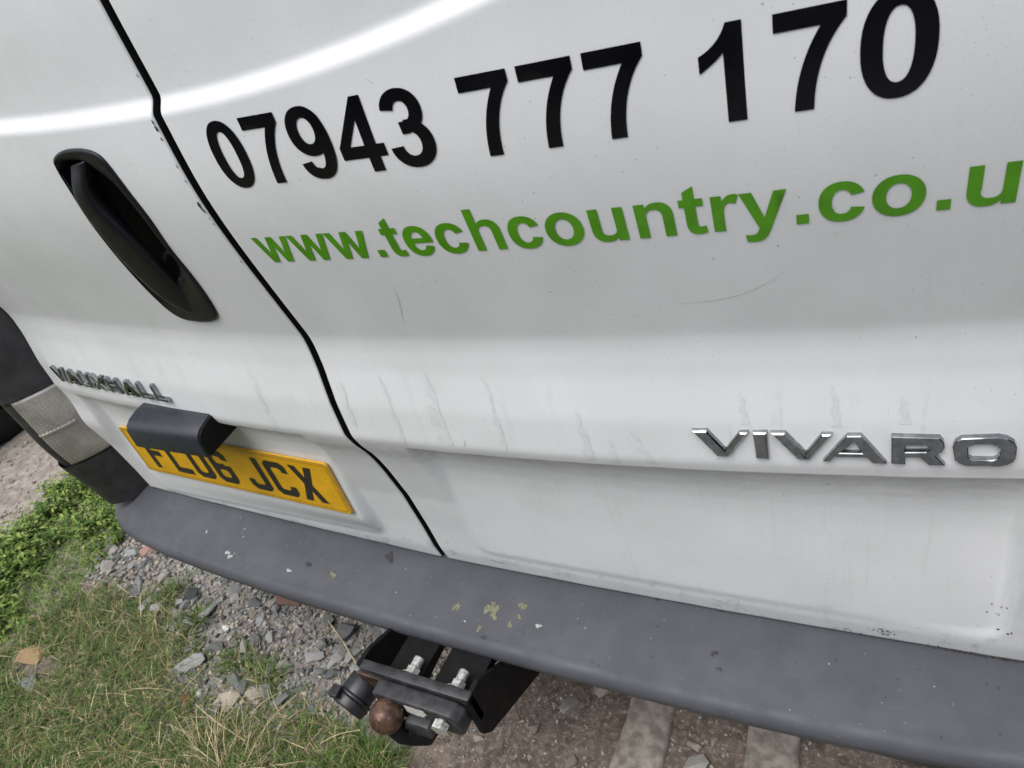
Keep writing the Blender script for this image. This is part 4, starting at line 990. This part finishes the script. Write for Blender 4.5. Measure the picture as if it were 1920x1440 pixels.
weeds('weeds', wp[::2], 10, .085, .021); weeds('broad_weeds', wp[1::5], 7, .085, .036)
bp = scatter(WEED, 5500); blades('weed_grass', bp, .03, .07, .0022, (.2, 1.1), [.45,.15,.08,.02,.30], [WD[0],WD[1],GR[2],GR[3],WD[2]])
wp2 = scatter([(-1.95,.24),(-1.75,.38),(-1.55,.33),(-1.55,.24)], 260); weeds('weed_seedlings', wp2, 7, .05, .016)
# dry stalks
def stalk(pts, lab, r=.0011):
    Pp = chaikin([(x, y, on_ground(x, y)+h) for x, y, h in pts], 2)
    mb = MB(); mb.tube([tuple(p) for p in Pp], [r*(1-.5*k/len(Pp)) for k in range(len(Pp))], 6)
    return tag(mb.build('dry_stalk', None, GR[3], smooth=True), lab, 'dry stalk')
stalk([(-.676,-.149,.012),(-.62,-.20,.045),(-.548,-.27,.03)], 'long straw stalk rising from the largest buff stone')
stalk([(-.479,-.099,.03),(-.49,-.17,.05),(-.500,-.25,.02)], 'long straw stalk running towards the lower edge from the gravel')
stalk([(-.717,-.18,.02),(-.63,-.20,.045),(-.529,-.211,.03)], 'straw stalk lying sideways across the long stalks in the grass')
stalk([(-.286,-.122,.035),(-.32,-.145,.045),(-.355,-.168,.03)], 'short pale straw stalk just left of the tow ball')
stalk([(-.53,.079,.012),(-.46,.045,.02),(-.398,.007,.012)], 'thin brown twig leaning between the dark stones and the socket', .0022)
stalk([(-.13,-.135,.012),(-.06,-.13,.016),(.0,-.125,.01)], 'straw stalk lying on bare dirt below the swan neck')

# tyre of something parked beyond the van
tag(lathe('tyre', TY, -2.50, .52, -GZ+.31, None, MAT['rubber']), 'black tyre in the shade at the far left edge', 'tyre')

# unseen leafy screen added behind the viewer to dim low sky and reflections
def hedge_blocker(name, x0, x1, y, h, dep, n, lab):
    hx = rng.uniform(x0, x1, n); hz = h*rng.uniform(0, 1, n)**.8; face = rng.integers(0, 2, n)
    top = h*(.9+.1*np.sin(hx*1.7)+.06*np.sin(hx*4.1)); hz = np.where(face == 0, hz, top+rng.normal(0, .05, n))
    hy = np.where(face == 0, y+.18*np.sin(hx*2.3)*np.cos(hz*2)+rng.normal(0, .08, n), y-rng.uniform(0, dep, n))
    c = np.stack([hx, hy, hz], 1); a = rng.normal(size=(n, 3)); a /= np.linalg.norm(a, axis=1)[:, None]; b = np.cross(a, rng.normal(size=(n, 3))); b /= np.linalg.norm(b, axis=1)[:, None]
    s_ = rng.uniform(.05, .11, n)[:, None]
    V = np.stack([c-a*s_, c+b*s_*.6, c+a*s_, c-b*s_*.6], 1).reshape(-1, 3); F = np.arange(4*n).reshape(-1, 4)
    me = bpy.data.meshes.new(name); me.from_pydata(V.tolist(), [], F.tolist()); me.update()
    o = link(name, me, None, WD); me.polygons.foreach_set('material_index', rng.choice(3, n, p=(.3,.1,.6)).astype(np.int32))
    core = MB(); core.box(x0, x1, y-dep, y-.12, -GZ, h*.86-GZ); core.build('blocker_core', o, MAT['sealshade'])
    return tag(o, lab, 'hedge_blocker')
hedge_blocker('hedge_blocker', -9, 10, -4.6, 3.6, 1.2, 16000, 'tall dark green light blocker added unseen behind the viewer')
